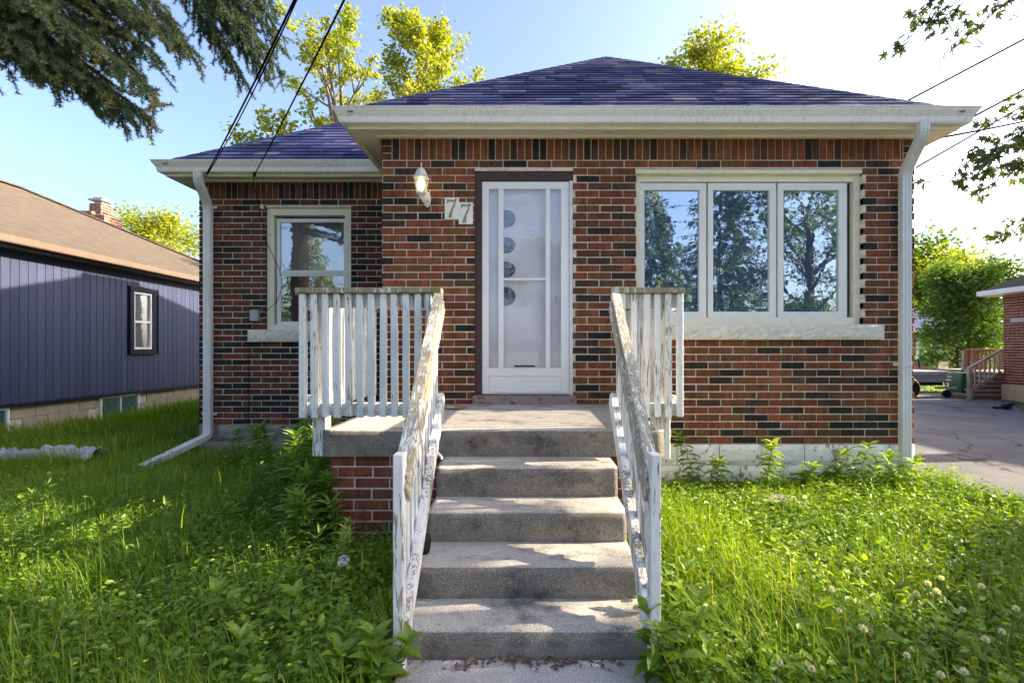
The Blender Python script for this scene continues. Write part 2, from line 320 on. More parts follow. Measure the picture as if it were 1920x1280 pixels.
# ------------------------------------------------------------------ mesh helpers
def nmesh(name, V, F3, rnd=None, smooth=False):
    """mesh from arrays; F3 (M,k) all faces with the same number of corners"""
    V = np.asarray(V, np.float32); F3 = np.asarray(F3, np.int32)
    me = bpy.data.meshes.new(name)
    k = F3.shape[1]; m = F3.shape[0]
    me.vertices.add(len(V)); me.vertices.foreach_set('co', V.ravel())
    me.loops.add(m*k); me.loops.foreach_set('vertex_index', F3.ravel())
    me.polygons.add(m); me.polygons.foreach_set('loop_start', np.arange(0, m*k, k, dtype=np.int32))
    me.polygons.foreach_set('use_smooth', np.full(m, smooth, bool))
    if rnd is not None:
        a = me.attributes.new('rnd', 'FLOAT', 'FACE')
        a.data.foreach_set('value', np.broadcast_to(np.asarray(rnd, np.float32), (m,)).copy())
    me.update(calc_edges=True); me.validate(); return me
def link(name, me, mat=None, parent=None, loc=None, **props):
    o = bpy.data.objects.new(name, me); COL.objects.link(o)
    if mat is not None and me is not None and not me.materials: me.materials.append(mat)
    if parent is not None: o.parent = parent
    if loc is not None: o.location = loc
    for k, v in props.items(): o[k] = v
    return o
def thing(name, label, cat, loc=(0,0,0), group=None):
    o = link(name, None, loc=loc); o['label'] = label; o['category'] = cat
    if group: o['group'] = group
    return o
def tag(o, label, cat, group=None):
    o['label'] = label; o['category'] = cat
    if group: o['group'] = group
    return o

class MB:
    """collects simple solids into one mesh (world coordinates, shifted by the parent's location on build)"""
    def __init__(s): s.v = []; s.f = []; s.r = []
    def add(s, vs_, fs, r=0.5):
        b = len(s.v); s.v.extend([tuple(p) for p in vs_]); s.f.extend([tuple(i+b for i in f) for f in fs]); s.r.extend([r]*len(fs)); return s
    def box(s, x0, x1, y0, y1, z0, z1, r=0.5):
        return s.add([(x0,y0,z0),(x1,y0,z0),(x1,y1,z0),(x0,y1,z0),(x0,y0,z1),(x1,y0,z1),(x1,y1,z1),(x0,y1,z1)],
                     [(0,3,2,1),(4,5,6,7),(0,1,5,4),(1,2,6,5),(2,3,7,6),(3,0,4,7)], r)
    def beam(s, a, b, w, h, up=(0,0,1), r=0.5):
        """rectangular bar from a to b; w across, h along up"""
        a = Vector(a); b = Vector(b); d = (b-a).normalized(); sx = d.cross(Vector(up)).normalized(); u = sx.cross(d)
        c = [(-w/2,-h/2),(w/2,-h/2),(w/2,h/2),(-w/2,h/2)]
        vs_ = [a+sx*i+u*j for i, j in c]+[b+sx*i+u*j for i, j in c]
        return s.add(vs_, [(0,1,2,3),(7,6,5,4),(0,4,5,1),(1,5,6,2),(2,6,7,3),(3,7,4,0)], r)
    def tube(s, pts, rad, n=8, caps=True, r=0.5):
        pts = [Vector(p) for p in pts]; m = len(pts)
        rad = [rad]*m if isinstance(rad, (int, float)) else rad
        b = len(s.v); ref = None
        for i, p in enumerate(pts):
            d = (pts[min(i+1, m-1)]-pts[max(i-1, 0)])
            d = d.normalized() if d.length > 1e-9 else Vector((0,0,1))
            if ref is None: ref = Vector((1,0,0)) if abs(d.x) < 0.8 else Vector((0,1,0))
            u = (ref-d*ref.dot(d)).normalized(); w = d.cross(u); ref = u
            for k in range(n):
                t = 2*math.pi*k/n; s.v.append(tuple(p+(u*math.cos(t)+w*math.sin(t))*rad[i]))
        for i in range(m-1):
            for k in range(n):
                k2 = (k+1) % n
                s.f.append((b+i*n+k, b+i*n+k2, b+(i+1)*n+k2, b+(i+1)*n+k)); s.r.append(r)
        if caps:
            s.f.append(tuple(b+k for k in reversed(range(n)))); s.f.append(tuple(b+(m-1)*n+k for k in range(n))); s.r += [r, r]
        return s
    def lathe(s, prof, centre, n=16, r=0.5):
        cx, cy, cz = centre; b = len(s.v); m = len(prof)
        for rr, z in prof:
            for k in range(n):
                t = 2*math.pi*(k+.5)/n; s.v.append((cx+rr*math.cos(t), cy+rr*math.sin(t), cz+z))
        for i in range(m-1):
            for k in range(n):
                k2 = (k+1) % n; s.f.append((b+i*n+k, b+i*n+k2, b+(i+1)*n+k2, b+(i+1)*n+k)); s.r.append(r)
        s.f.append(tuple(b+k for k in reversed(range(n)))); s.f.append(tuple(b+(m-1)*n+k for k in range(n))); s.r += [r, r]
        return s
    def poly(s, pts, thick=None, r=0.5):
        """polygon; thick = vector of extrusion"""
        n = len(pts)
        if thick is None: return s.add(pts, [tuple(range(n))], r)
        t = Vector(thick); q = [Vector(p)+t for p in pts]
        return s.add([*pts, *q], [tuple(reversed(range(n))), tuple(range(n, 2*n))]+[(i, (i+1) % n, n+(i+1) % n, n+i) for i in range(n)], r)
    def mesh(s, name, off=(0,0,0), bevel=0.0, seg=1, smooth=False):
        me = bpy.data.meshes.new(name)
        o = Vector(off)
        me.from_pydata([tuple(Vector(v)-o) for v in s.v], [], s.f)
        a = me.attributes.new('rnd', 'FLOAT', 'FACE'); a.data.foreach_set('value', np.array(s.r, np.float32))
        bm = bmesh.new(); bm.from_mesh(me)
        bmesh.ops.recalc_face_normals(bm, faces=bm.faces)
        if bevel:
            bmesh.ops.bevel(bm, geom=bm.edges, offset=bevel, segments=seg, affect='EDGES', clamp_overlap=True)
        if smooth:
            for f in bm.faces: f.smooth = True
        bm.to_mesh(me); bm.free(); me.update(); return me
    def build(s, name, mat, parent=None, bevel=0.0, seg=1, smooth=False, **props):
        off = parent_world(parent) if parent is not None else Vector((0,0,0))
        return link(name, s.mesh(name, off, bevel, seg, smooth), mat, parent, **props)
def parent_world(p):
    v = Vector((0,0,0))
    while p is not None: v += p.location; p = p.parent
    return v
def bx(name, mat, parent, x0, x1, y0, y1, z0, z1, bevel=0.003, seg=1, **props):
    return MB().box(x0,x1,y0,y1,z0,z1).build(name, mat, parent, bevel, seg, **props)
def struct(o): o['kind'] = 'structure'; return o
def stuff(o): o['kind'] = 'stuff'; return o
# ------------------------------------------------------------------ ground, driveway, walk
struct(MB().add([(-300,-300,-0.02),(300,-300,-0.02),(300,400,-0.02),(-300,400,-0.02)], [(0,1,2,3)]).build('ground', M['soil']))
drv = MB().add([(3.80,-30,0.0),(9.6,-30,0.0),(11.0,11.5,0.0),(12.6,12.9,0.0),(12.6,14.6,0.0),(3.80,14.6,0.0)], [(0,1,2,3,4,5)])
struct(drv.build('driveway', M['asphalt']))
struct(bx('walk', M['walk'], None, -0.52, 0.52, -3.0, 2.094, -0.1, 0.004, 0.008))

struct(MB().add([(-60,-13.5,0.0),(60,-13.5,0.0),(60,-5.5,0.0),(-60,-5.5,0.0)], [(0,1,2,3)]).build('road', M['asphalt']))
struct(bx('pavement', M['walk'], None, -60, 60, -4.7, -3.05, -0.1, 0.02, 0.008))
struct(bx('kerb', M['walk'], None, -60, 60, -5.499, -5.3, -0.1, 0.11, 0.02))

# ------------------------------------------------------------------ brick house
WY, LY = 4.75, 5.99                     # bay wall plane, wing wall plane
BX0, BX1, LX0 = -1.377, 3.654, -3.898   # bay left / right corner, wing left corner
ZB, ZS, ZT = 0.397, 3.071, 3.272        # brick base, soldier base, brick top
CH = (ZS-ZB)/38.0                       # course height
HB = 15.0                               # back wall
house = thing('brick_house', 'dark red rug-brick bungalow with low hip roof and projecting front bay', 'house', (0, LY, 0))

def holes_split(lo, hi, holes):
    iv = [(lo, hi)]
    for a, b in holes:
        nx = []
        for s, e in iv:
            if b <= s or a >= e: nx.append((s, e)); continue
            if a > s: nx.append((s, a))
            if b < e: nx.append((b, e))
        iv = nx
    return iv
def wall_core(name, x0, x1, z0, z1, yf, yb, holes):
    """mortar-coloured wall body with rectangular openings"""
    zs = sorted({z0, z1, *[h[2] for h in holes], *[h[3] for h in holes]})
    zs = [z for z in zs if z0 <= z <= z1]
    m = MB()
    for a, b in zip(zs[:-1], zs[1:]):
        hs = [(h[0], h[1]) for h in holes if h[2] < b-1e-6 and h[3] > a+1e-6]
        for s, e in holes_split(x0, x1, hs): m.box(s, e, yf, yb, a, b)
    return m.build(name, M['mortar'], house)

def brick_rects(x0, x1, z0, ncourse, ch, holes, bl=0.228, seed=0, shift=0.0):
    r = random.Random(seed); out = []
    for c in range(ncourse):
        za, zb = z0+c*ch+0.006, z0+(c+1)*ch-0.006
        hs = [(h[0], h[1]) for h in holes if h[2] < zb-0.012 and h[3] > za+0.012]
        off = (0.0 if c % 2 else -bl/2)+shift+r.uniform(-0.006, 0.006)
        k0 = math.floor((x0-off)/bl)-1
        ivs = holes_split(x0, x1, hs)
        x = off+k0*bl
        while x < x1:
            a, b = x+0.0055, x+bl-0.0055
            a += r.uniform(-0.0025, 0.0025); b += r.uniform(-0.0025, 0.0025)
            for s, e in ivs:
                aa, bb = max(a, s), min(b, e)
                if bb-aa > 0.022: out.append((aa, bb, za+r.uniform(-0.0012, 0.0012), zb+r.uniform(-0.0012, 0.0012), r.random()))
            x += bl
    return out
def soldier_rects(x0, x1, z0, z1, pitch=0.0695, seed=1):
    r = random.Random(seed); out = []; x = x0
    while x < x1-0.02:
        b = min(x+pitch, x1); out.append((x+0.005, b-0.004, z0+0.005, z1-0.002, r.random()*0.9)); x += pitch
    return out
def chamfer_bricks(rects, face, depth=0.05, c=0.003, jit=0.002, seed=3):
    """face(u, w, z) -> point, w = out of the wall. nine quads per brick, no back"""
    r = random.Random(seed); V = []; F4 = []; rn = []
    for (a, b, z0, z1, t) in rects:
        j = r.uniform(-jit, jit); base = len(V)
        for (u, w, z) in [(a,-depth,z0),(b,-depth,z0),(b,-depth,z1),(a,-depth,z1),
                          (a,j-c,z0),(b,j-c,z0),(b,j-c,z1),(a,j-c,z1),
                          (a+c,j,z0+c),(b-c,j,z0+c),(b-c,j,z1-c),(a+c,j,z1-c)]:
            V.append(face(u, w, z))
        for f in [(8,9,10,11)]+[(4+i, 4+(i+1) % 4, 8+(i+1) % 4, 8+i) for i in range(4)]+[(i, (i+1) % 4, 4+(i+1) % 4, 4+i) for i in range(4)]:
            F4.append([base+q for q in f]); rn.append(t)
    return V, F4, rn

# openings
DOOR = (-0.4925, 0.437, 0.70, 2.972)
BWIN = (XP(1193, WY), XP(1619, WY), ZP(609, WY), ZP(316, WY))
LWIN = (XP(498, LY), XP(658, LY), ZP(618, LY), ZP(389, LY))
BSILL = (XP(1158, WY), XP(1652, WY), ZP(637, WY), ZP(609, WY))
LSILL = (XP(468, LY), XP(692, LY), ZP(641, LY), ZP(618, LY))

bay_core = wall_core('bay_wall', BX0+0.012, BX1-0.012, ZB, ZT, WY+0.0085, WY+0.22, [DOOR, BWIN])
wing_core = wall_core('wing_wall', LX0+0.012, BX0, ZB, ZT, LY+0.0085, LY+0.22, [LWIN])
side = MB()
side.box(BX0+0.0121, BX0+0.22, WY+0.2201, LY+0.22, ZB, ZT)
side.box(BX1-0.22, BX1-0.0121, WY+0.2201, HB, ZB, ZT)
side.box(LX0+0.0121, LX0+0.22, LY+0.2201, HB, ZB, ZT)
side.box(LX0+0.2201, BX1-0.2201, HB-0.2, HB-0.01, ZB, ZT)
side_core = side.build('side_wall', M['mortar'], house)
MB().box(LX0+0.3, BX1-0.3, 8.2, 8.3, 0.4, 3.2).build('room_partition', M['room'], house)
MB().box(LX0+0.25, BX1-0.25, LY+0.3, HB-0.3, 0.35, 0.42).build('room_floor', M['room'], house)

bay_bricks = brick_rects(BX0, BX1, ZB, 38, CH, [DOOR, BWIN, BSILL], seed=5)
bay_sold = soldier_rects(BX0+0.105, BX1-0.105, ZS, ZT)
for (xa, xb) in ((BX0, BX0+0.10), (BX1-0.10, BX1)):
    for k in range(3): bay_sold.append((xa+0.0, xb-0.0, ZS+k*0.067+0.005, ZS+(k+1)*0.067-0.005, random.random()))
wing_bricks = brick_rects(LX0, BX0-0.002, ZB, 38, CH, [LWIN, LSILL], seed=9, shift=0.03)
wing_sold = soldier_rects(LX0+0.105, BX0-0.004, ZS, ZT, seed=12)
for k in range(3): wing_sold.append((LX0, LX0+0.10, ZS+k*0.067+0.005, ZS+(k+1)*0.067-0.005, random.random()))

def front(Y): return lambda u, w, z: (u, Y-w, z)
# up to 300 single bricks (the full stretchers in plain view), the rest one part
def plain_view(b):
    a, e, z0, z1, t = b
    px0 = CX+a*F/WY; px1 = CX+e*F/WY
    full = 0.211 < e-a < 0.223
    behind_rail = z0 < 1.75 and (px1 < 840 or 1130 < px0 < 1290 or 1130 < px1 < 1290)
    return full and not behind_rail
single = [b for b in bay_bricks if plain_view(b)]
single.sort(key=lambda b: (abs(b[2]-1.3), b[0])); single = single[:298]
sset = set(single)
rest = [b for b in bay_bricks if b not in sset]
NB = 24
bvar = []
for k in range(NB):
    V, F4, rn = chamfer_bricks([(-0.109, 0.109, -(CH-0.012)/2, (CH-0.012)/2, (k+0.5)/NB)], lambda u, w, z: (u, -w, z), jit=0)
    me = nmesh('brick', V, F4, rn); me.materials.append(M['brick']); bvar.append(me)
hoff = Vector(house.location)
for (a, e, z0, z1, t) in single:
    o = link('brick', bvar[int(t*NB) % NB], None, bay_core)
    o.location = Vector(((a+e)/2, WY+random.uniform(-0.002, 0.002), (z0+z1)/2))-hoff
    o.scale = ((e-a)/0.218, 1, (z1-z0)/(CH-0.012))
def brickmass(rects, face, mat, parent, seed=1, name='brick_courses'):
    V, F4, rn = chamfer_bricks(rects, face, seed=seed)
    off = np.array(parent_world(parent))
    return stuff(link(name, nmesh(name, np.array(V)-off, F4, rn), mat, parent))
brickmass(rest+bay_sold, front(WY), M['brick'], bay_core)
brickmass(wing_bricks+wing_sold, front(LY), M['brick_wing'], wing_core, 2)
def side_rects(y0, y1, seed): return brick_rects(y0, y1, ZB, 38, CH, [], seed=seed)+soldier_rects(y0, y1, ZS, ZT, seed=seed+1)
brickmass(side_rects(WY+0.105, LY, 21), lambda u, w, z: (BX0-w, u, z), M['brick'], side_core, 4)
brickmass(side_rects(WY+0.105, HB, 31), lambda u, w, z: (BX1+w, u, z), M['brick'], side_core, 5)
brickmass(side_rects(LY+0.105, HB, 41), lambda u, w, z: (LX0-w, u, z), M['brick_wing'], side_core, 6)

# foundation: painted block under the bay, bare rock-face block under the wing
fb = MB().box(BX0+0.03, BX1-0.03, WY+0.03, HB-0.03, -0.3, ZB-0.002).box(LX0+0.03, BX0+0.03, LY+0.03, HB-0.031, -0.3, ZB-0.002).build('foundation', M['block_grey'], house)
def rough_block(x0, x1, yf, z0, z1, mat, amp, seed):
    """rock-face block: a front grid pushed out unevenly"""
    r = np.random.default_rng(seed); nx, nz = 7, 5
    V = []; Fq = []
    for i in range(nx):
        for k in range(nz):
            edge = i in (0, nx-1) or k in (0, nz-1)
            y = yf+0.012 if edge else yf-amp*r.random()
            V.append((x0+(x1-x0)*i/(nx-1), y, z0+(z1-z0)*k/(nz-1)))
    for i in range(nx-1):
        for k in range(nz-1): Fq.append([i*nz+k, (i+1)*nz+k, (i+1)*nz+k+1, i*nz+k+1])
    b = len(V)
    V += [(x0,yf+0.012,z0),(x1,yf+0.012,z0),(x1,yf+0.012,z1),(x0,yf+0.012,z1),(x0,yf+0.1,z0),(x1,yf+0.1,z0),(x1,yf+0.1,z1),(x0,yf+0.1,z1)]
    for i in range(4): Fq.append([b+i, b+(i+1) % 4, b+4+(i+1) % 4, b+4+i])
    o = link('block', nmesh('block', np.array(V)-np.array(parent_world(fb)), Fq), mat, fb); return o
s = 100
for row, (z0, z1) in enumerate([(-0.22, -0.004), (0.0, 0.196), (0.2, ZB-0.004)]):
    x = 0.62-0.2*(row % 2)
    while x < BX1:
        rough_block(max(x, BX0), min(x+0.392, BX1), WY-0.012, z0, z1, M['block_white'], 0.007, s); x += 0.4; s += 1
    x = LX0-0.2*((row+1) % 2)
    while x < BX0:
        if min(x+0.392, BX0)-max(x, LX0) > 0.03: rough_block(max(x, LX0), min(x+0.392, BX0-0.01), LY-0.01, z0, z1, M['block_grey'], 0.028, s)
        x += 0.4; s += 1

# ---- eaves swept round the front of the house
EPATH = [((LX0, HB), (-1, 0)), ((LX0, LY), (-1, -1)), ((BX0, LY), (-1, -1)), ((BX0, WY), (-1, -1)), ((BX1, WY), (1, -1)), ((BX1, HB), (1, 0))]
def eave_sweep(prof, closed=True):
    m = MB(); n = len(prof); b = 0
    V = []
    for (c, d) in EPATH:
        for (o, z) in prof: V.append((c[0]+d[0]*o, c[1]+d[1]*o, z))
    Fs = []
    for i in range(len(EPATH)-1):
        for k in range(n if closed else n-1):
            k2 = (k+1) % n; Fs.append((i*n+k, (i+1)*n+k, (i+1)*n+k2, i*n+k2))
    if closed: Fs += [tuple(range(n)), tuple(reversed(range((len(EPATH)-1)*n, len(EPATH)*n)))]
    return m.add(V, Fs)
gz = 3.415
gut = eave_sweep([(0.232, gz-0.118), (0.285, gz-0.118), (0.290, gz-0.105), (0.296, gz-0.07), (0.318, gz-0.035), (0.326, gz-0.022), (0.331, gz-0.006),
            (0.338, gz-0.004), (0.338, gz+0.004), (0.325, gz+0.004), (0.318, gz-0.03), (0.288, gz-0.075), (0.282, gz-0.108), (0.238, gz-0.108), (0.238, gz), (0.232, gz)]).build('gutter', M['gutter'], house)
eave_sweep([(0.205, 3.262), (0.229, 3.262), (0.229, 3.400), (0.205, 3.400)]).build('fascia', M['cream'], house)
eave_sweep([(0.02, 3.292), (0.2045, 3.280), (0.2045, 3.296), (0.02, 3.312)]).build('soffit', M['soffit'], house)
eave_sweep([(-0.03, 3.2725), (0.032, 3.2725), (0.04, 3.285), (0.04, 3.305), (-0.03, 3.305)]).build('frieze_board', M['cream'], house)
for x in (-1.45, -0.6, 0.4, 1.4, 2.4, 3.3):
    pass

# ---- roof
PT = 0.75; EO = 0.27; EZ = 3.405
th = math.atan(PT); ct, st_ = math.cos(th), math.sin(th)
rx0, rx1, ry = LX0-EO, BX1+EO, LY-EO
bx0, by = BX0-EO, WY-EO
half = (rx1-rx0)/2; rcx = (rx0+rx1)/2; bh = (rx1-bx0)/2; bcx = (bx0+rx1)/2; rb = HB+EO
def rp(x, y, t): return (x, y, EZ+PT*t)
roof_m = MB()
for pl in [[rp(bx0,by,0), rp(rx1,by,0), rp(bcx,by+bh,bh)],
           [rp(bx0,by,0), rp(bcx,by+bh,bh), rp(bcx,ry+bh,bh), rp(bx0,ry,0)],
           [rp(rx0,ry,0), rp(bx0,ry,0), rp(bcx,ry+bh,bh), rp(rcx,ry+half,half)],
           [rp(rx1,by,0), rp(rx1,rb,0), rp(rcx,rb-half,half), rp(rcx,ry+half,half), rp(bcx,ry+bh,bh), rp(bcx,by+bh,bh)],
           [rp(rx0,ry,0), rp(rcx,ry+half,half), rp(rcx,rb-half,half), rp(rx0,rb,0)],
           [rp(rx0,rb,0), rp(rcx,rb-half,half), rp(rx1,rb,0)]]:
    roof_m.poly(pl, (0,0,-0.02))
roof = roof_m.build('roof', M['deck'], house)
EXP = 0.135
SL = 0.165
def tab8(o, U, v, n, x0, x1, y0, y1):
    """wedge tab: lower edge x0..x1, upper edge y0..y1 along U"""
    return [o+U*x+v*j+n*h for (x, j, h) in [(x0,0,0.003),(x1,0,0.003),(y1,SL,0.001),(y0,SL,0.001),(x0,0,0.017),(x1,0,0.017),(y1,SL,0.004),(y0,SL,0.004)]]
TABF = [(0,3,2,1),(4,5,6,7),(0,1,5,4),(1,2,6,5),(2,3,7,6),(3,0,4,7)]
WID = [0.16, 0.20, 0.24, 0.29, 0.34]
smesh = {}
VX, NXv, UX = Vector((0,ct,st_)), Vector((0,-st_,ct)), Vector((1,0,0))
def get_shingle(wi, ri):
    if (wi, ri) not in smesh:
        w = WID[wi]-0.004
        me = MB().add(tab8(Vector((0,0,0)), UX, VX, NXv, 0, w, 0, w), TABF, (ri+0.5)/8).mesh('shingle'); me.materials.append(M['shingle']); smesh[(wi, ri)] = me
    return smesh[(wi, ri)]
tabs = []
rs = random.Random(4)
def tab_rows(xl, xr, y0, tmax, plane):
    k = 0
    while k*EXP*ct < tmax-0.02:
        t = k*EXP*ct; t2 = t+SL*ct; a, b, a2, b2 = xl(t), xr(t), xl(t2), xr(t2); x = a-rs.random()*0.25
        if b2 < a2: a2 = b2 = (a2+b2)/2
        while x < b:
            wi = rs.randrange(5); w = WID[wi]; r = min(0.999, max(0, rs.gauss(0.42, 0.33)))
            aa, bb = max(x, a), min(x+w, b); cc, dd = min(max(x, a2), b2), max(min(x+w, b2), a2)
            ok = abs(bb-aa-w) < 1e-6 and abs(dd-cc-w) < 1e-6
            if bb-aa > 0.01: tabs.append((aa, bb, cc, dd, wi if ok else -1, y0+t, t, r, plane))
            x += w
        k += 1
tab_rows(lambda t: bx0+t, lambda t: rx1-t, by, bh, 0)
tab_rows(lambda t: rx0+t, lambda t: min(bx0+t, bcx+0.2), ry, half, 1)
full = [q for q in tabs if q[4] >= 0]
full.sort(key=lambda q: -((q[1]-q[0])/q[5]**2)*(1 if q[8] == 0 else 0.9))
pick = set(full[:299])
mass = MB()
for q in tabs:
    aa, bb, cc, dd, wi, y, t, r, pl = q
    if q in pick:
        o = link('shingle', get_shingle(wi, int(r*8)), None, roof); o.location = Vector((aa, y, EZ+PT*t))-hoff
    else: mass.add(tab8(Vector((0, y, EZ+PT*t)), UX, VX, NXv, aa, bb-0.004, cc, max(dd-0.004, cc)), TABF, r)
stuff(mass.build('shingle_courses', M['shingle'], roof))
# right-hand, left and bay-left slopes get shingles as one part (seen from the side)
mass2 = MB()
def side_slope(org, udir, vdir, ul, ur, tmax):
    U = Vector(udir); D = Vector(vdir); v = Vector((D.x*ct, D.y*ct, st_)); n = Vector((-D.x*st_, -D.y*st_, ct))
    k = 0
    while k*EXP*ct < tmax-0.02:
        t = k*EXP*ct; t2 = t+SL*ct; a, b, a2, b2 = ul(t), ur(t), ul(t2), ur(t2); x = a
        if b2 < a2: a2 = b2 = (a2+b2)/2
        while x < b-0.02:
            w = min(rs.choice(WID), b-x); r = min(0.999, max(0, rs.gauss(0.42, 0.33)))
            o = Vector(org)+D*t+Vector((0,0,PT*t)); cc = min(max(x, a2), b2); dd = max(min(x+w, b2), a2)
            mass2.add(tab8(o, U, v, n, x, x+w-0.004, cc, max(cc, dd-0.004)), [(4,5,6,7),(0,1,5,4),(1,2,6,5),(3,0,4,7)], r); x += w
        k += 1
side_slope((rx1, 0, EZ), (0,1,0), (-1,0,0), lambda t: (by+t if t < bh else ry+t), lambda t: rb-t, half)
side_slope((rx0, 0, EZ), (0,1,0), (1,0,0), lambda t: ry+t, lambda t: rb-t, half)
side_slope((bx0, 0, EZ), (0,1,0), (1,0,0), lambda t: by+t, lambda t: ry+t, bh)
stuff(mass2.build('side_shingle_courses', M['shingle'], roof))
# hip caps
def hip_caps(a, b, step=0.15):
    a = Vector(a); b = Vector(b); d = (b-a).normalized(); sd = d.cross(Vector((0,0,1))).normalized(); up = sd.cross(d)
    if up.z < 0: up = -up
    m = MB()
    drop = 0.055
    for s_ in (-1, 1):
        pts = [Vector((0,0,0))+up*0.016, sd*s_*0.12-up*drop+up*0.013, sd*s_*0.12-up*drop+d*0.2+up*0.007, d*0.2+up*0.010]
        m.add(pts+[p-up*0.006 for p in pts], [(0,1,2,3),(7,6,5,4),(0,4,5,1),(1,5,6,2)], 0.4)
    vv = []
    for r_ in (0.25, 0.45, 0.7):
        m.r = [r_]*len(m.f); me = m.mesh('hip_cap'); me.materials.append(M['shingle']); vv.append(me)
    n = int((b-a).length/step)
    for k in range(n):
        o = link('hip_cap', rs.choice(vv), None, roof); o.location = a+d*(k*step)-hoff
hip_caps(rp(bx0,by,0), rp(bcx,by+bh,bh)); hip_caps(rp(rx1,by,0), rp(bcx,by+bh,bh)); hip_caps(rp(rx0,ry,0), rp(rcx,ry+half,half))
hip_caps(rp(bcx,by+bh,bh), rp(bcx,ry+bh,bh)); hip_caps(rp(rcx,ry+half,half), rp(rcx,rb-half,half))

# ---- bay window
def ring(x0, x1, y0, y1, z0, z1, w, wb=None, m=None):
    wb = w if wb is None else wb
    m = m or MB()
    m.box(x0, x1, y0, y1, z1-w, z1); m.box(x0, x1, y0, y1, z0, z0+wb)
    m.box(x0, x0+w, y0, y1, z0+wb, z1-w); m.box(x1-w, x1, y0, y1, z0+wb, z1-w); return m
bw = ring(BWIN[0], BWIN[1], WY+0.055, WY+0.17, BWIN[2], BWIN[3], 0.052, 0.075).build('window', M['cream'], house, 0.003)
bx('drip_cap', M['cream'], bw, BWIN[0]-0.0, BWIN[1]-0.0, WY+0.012, WY+0.0548, ZP(324, WY), ZP(317, WY), 0.002)
WZ0, WZ1 = ZP(594, WY), ZP(338, WY)
bx('head_trim', M['cream'], bw, BWIN[0]+0.0521, BWIN[1]-0.0521, WY+0.062, WY+0.13, WZ1+0.008, BWIN[3]-0.0521, 0.002)
for (a, b, g0, g1) in ((1203, 1330, 1212, 1316), (1333, 1463, 1343, 1450), (1466, 1598, 1477, 1582)):
    sx0, sx1 = XP(a, WY), XP(b, WY); gx0, gx1 = XP(g0, WY), XP(g1, WY); gz0, gz1 = ZP(583, WY), ZP(352, WY)
    m = MB(); y0, y1 = WY+0.075, WY+0.13
    m.box(sx0, sx1, y0, y1, gz1, WZ1); m.box(sx0, sx1, y0, y1, WZ0, gz0); m.box(sx0, gx0, y0, y1, gz0, gz1); m.box(gx1, sx1, y0, y1, gz0, gz1)
    sh = m.build('sash', M['white_paint'], bw, 0.003)
    bx('pane', M['pane'], sh, gx0-0.004, gx1+0.004, WY+0.098, WY+0.104, gz0-0.004, gz1+0.004, 0)
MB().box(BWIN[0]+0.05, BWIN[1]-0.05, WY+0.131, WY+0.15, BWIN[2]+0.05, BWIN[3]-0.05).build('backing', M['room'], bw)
def stone_sill(name, S, Y, parent):
    nx, nz = 60, 6; V = []; Fq = []; r = np.random.default_rng(8)
    for i in range(nx):
        for k in range(nz):
            e = k in (0, nz-1) or i in (0, nx-1)
            V.append((S[0]+(S[1]-S[0])*i/(nx-1), Y-0.045-(0 if e else 0.016*r.random()), S[2]+(S[3]-S[2])*k/(nz-1)))
    for i in range(nx-1):
        for k in range(nz-1): Fq.append([i*nz+k, (i+1)*nz+k, (i+1)*nz+k+1, i*nz+k+1])
    b = len(V)
    V += [(S[0],Y-0.045,S[2]),(S[1],Y-0.045,S[2]),(S[1],Y-0.045,S[3]),(S[0],Y-0.045,S[3]),(S[0],Y+0.1,S[2]),(S[1],Y+0.1,S[2]),(S[1],Y+0.1,S[3]+0.0),(S[0],Y+0.1,S[3]+0.0)]
    for i in range(4): Fq.append([b+i, b+(i+1) % 4, b+4+(i+1) % 4, b+4+i])
    return link(name, nmesh(name, np.array(V)-np.array(parent_world(parent)), Fq), M['stone_sill'], parent)
stone_sill('sill', (BSILL[0], BSILL[1], BSILL[2]+0.002, BSILL[3]-0.002), WY, bw)

# ---- wing window (double hung)
lw = ring(LWIN[0], LWIN[1], LY+0.03, LY+0.15, LWIN[2], LWIN[3], 0.085, 0.06).build('window', M['cream'], house, 0.003)
ix0, ix1 = XP(515, LY), XP(649, LY)
zt, zb_ = ZP(408, LY), ZP(610, LY); zm = ZP(512, LY)
for (a, b, y, nm) in ((zm-0.005, zt, 0.075, 'sash'), (zb_, zm+0.02, 0.105, 'sash')):
    sh = ring(ix0, ix1, LY+y-0.028 if y < 0.1 else LY+0.052, LY+y if y < 0.1 else LY+0.07, a, b, 0.045 if y < 0.1 else 0.05).build(nm, M['white_paint'], lw, 0.002)
    bx('pane', M['pane_clear'], sh, ix0+0.04, ix1-0.04, LY+0.0605 if y < 0.1 else LY+0.0592, LY+0.064 if y < 0.1 else LY+0.0602, a+0.04, b-0.04, 0)
bx('blind', M['blind'], lw, ix0+0.01, ix1-0.01, LY+0.112, LY+0.118, zm, zt-0.01, 0)
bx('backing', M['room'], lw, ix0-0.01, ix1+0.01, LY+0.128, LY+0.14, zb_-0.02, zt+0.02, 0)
stone_sill('sill', (LSILL[0], LSILL[1], LSILL[2]+0.002, LSILL[3]-0.002), LY, lw)

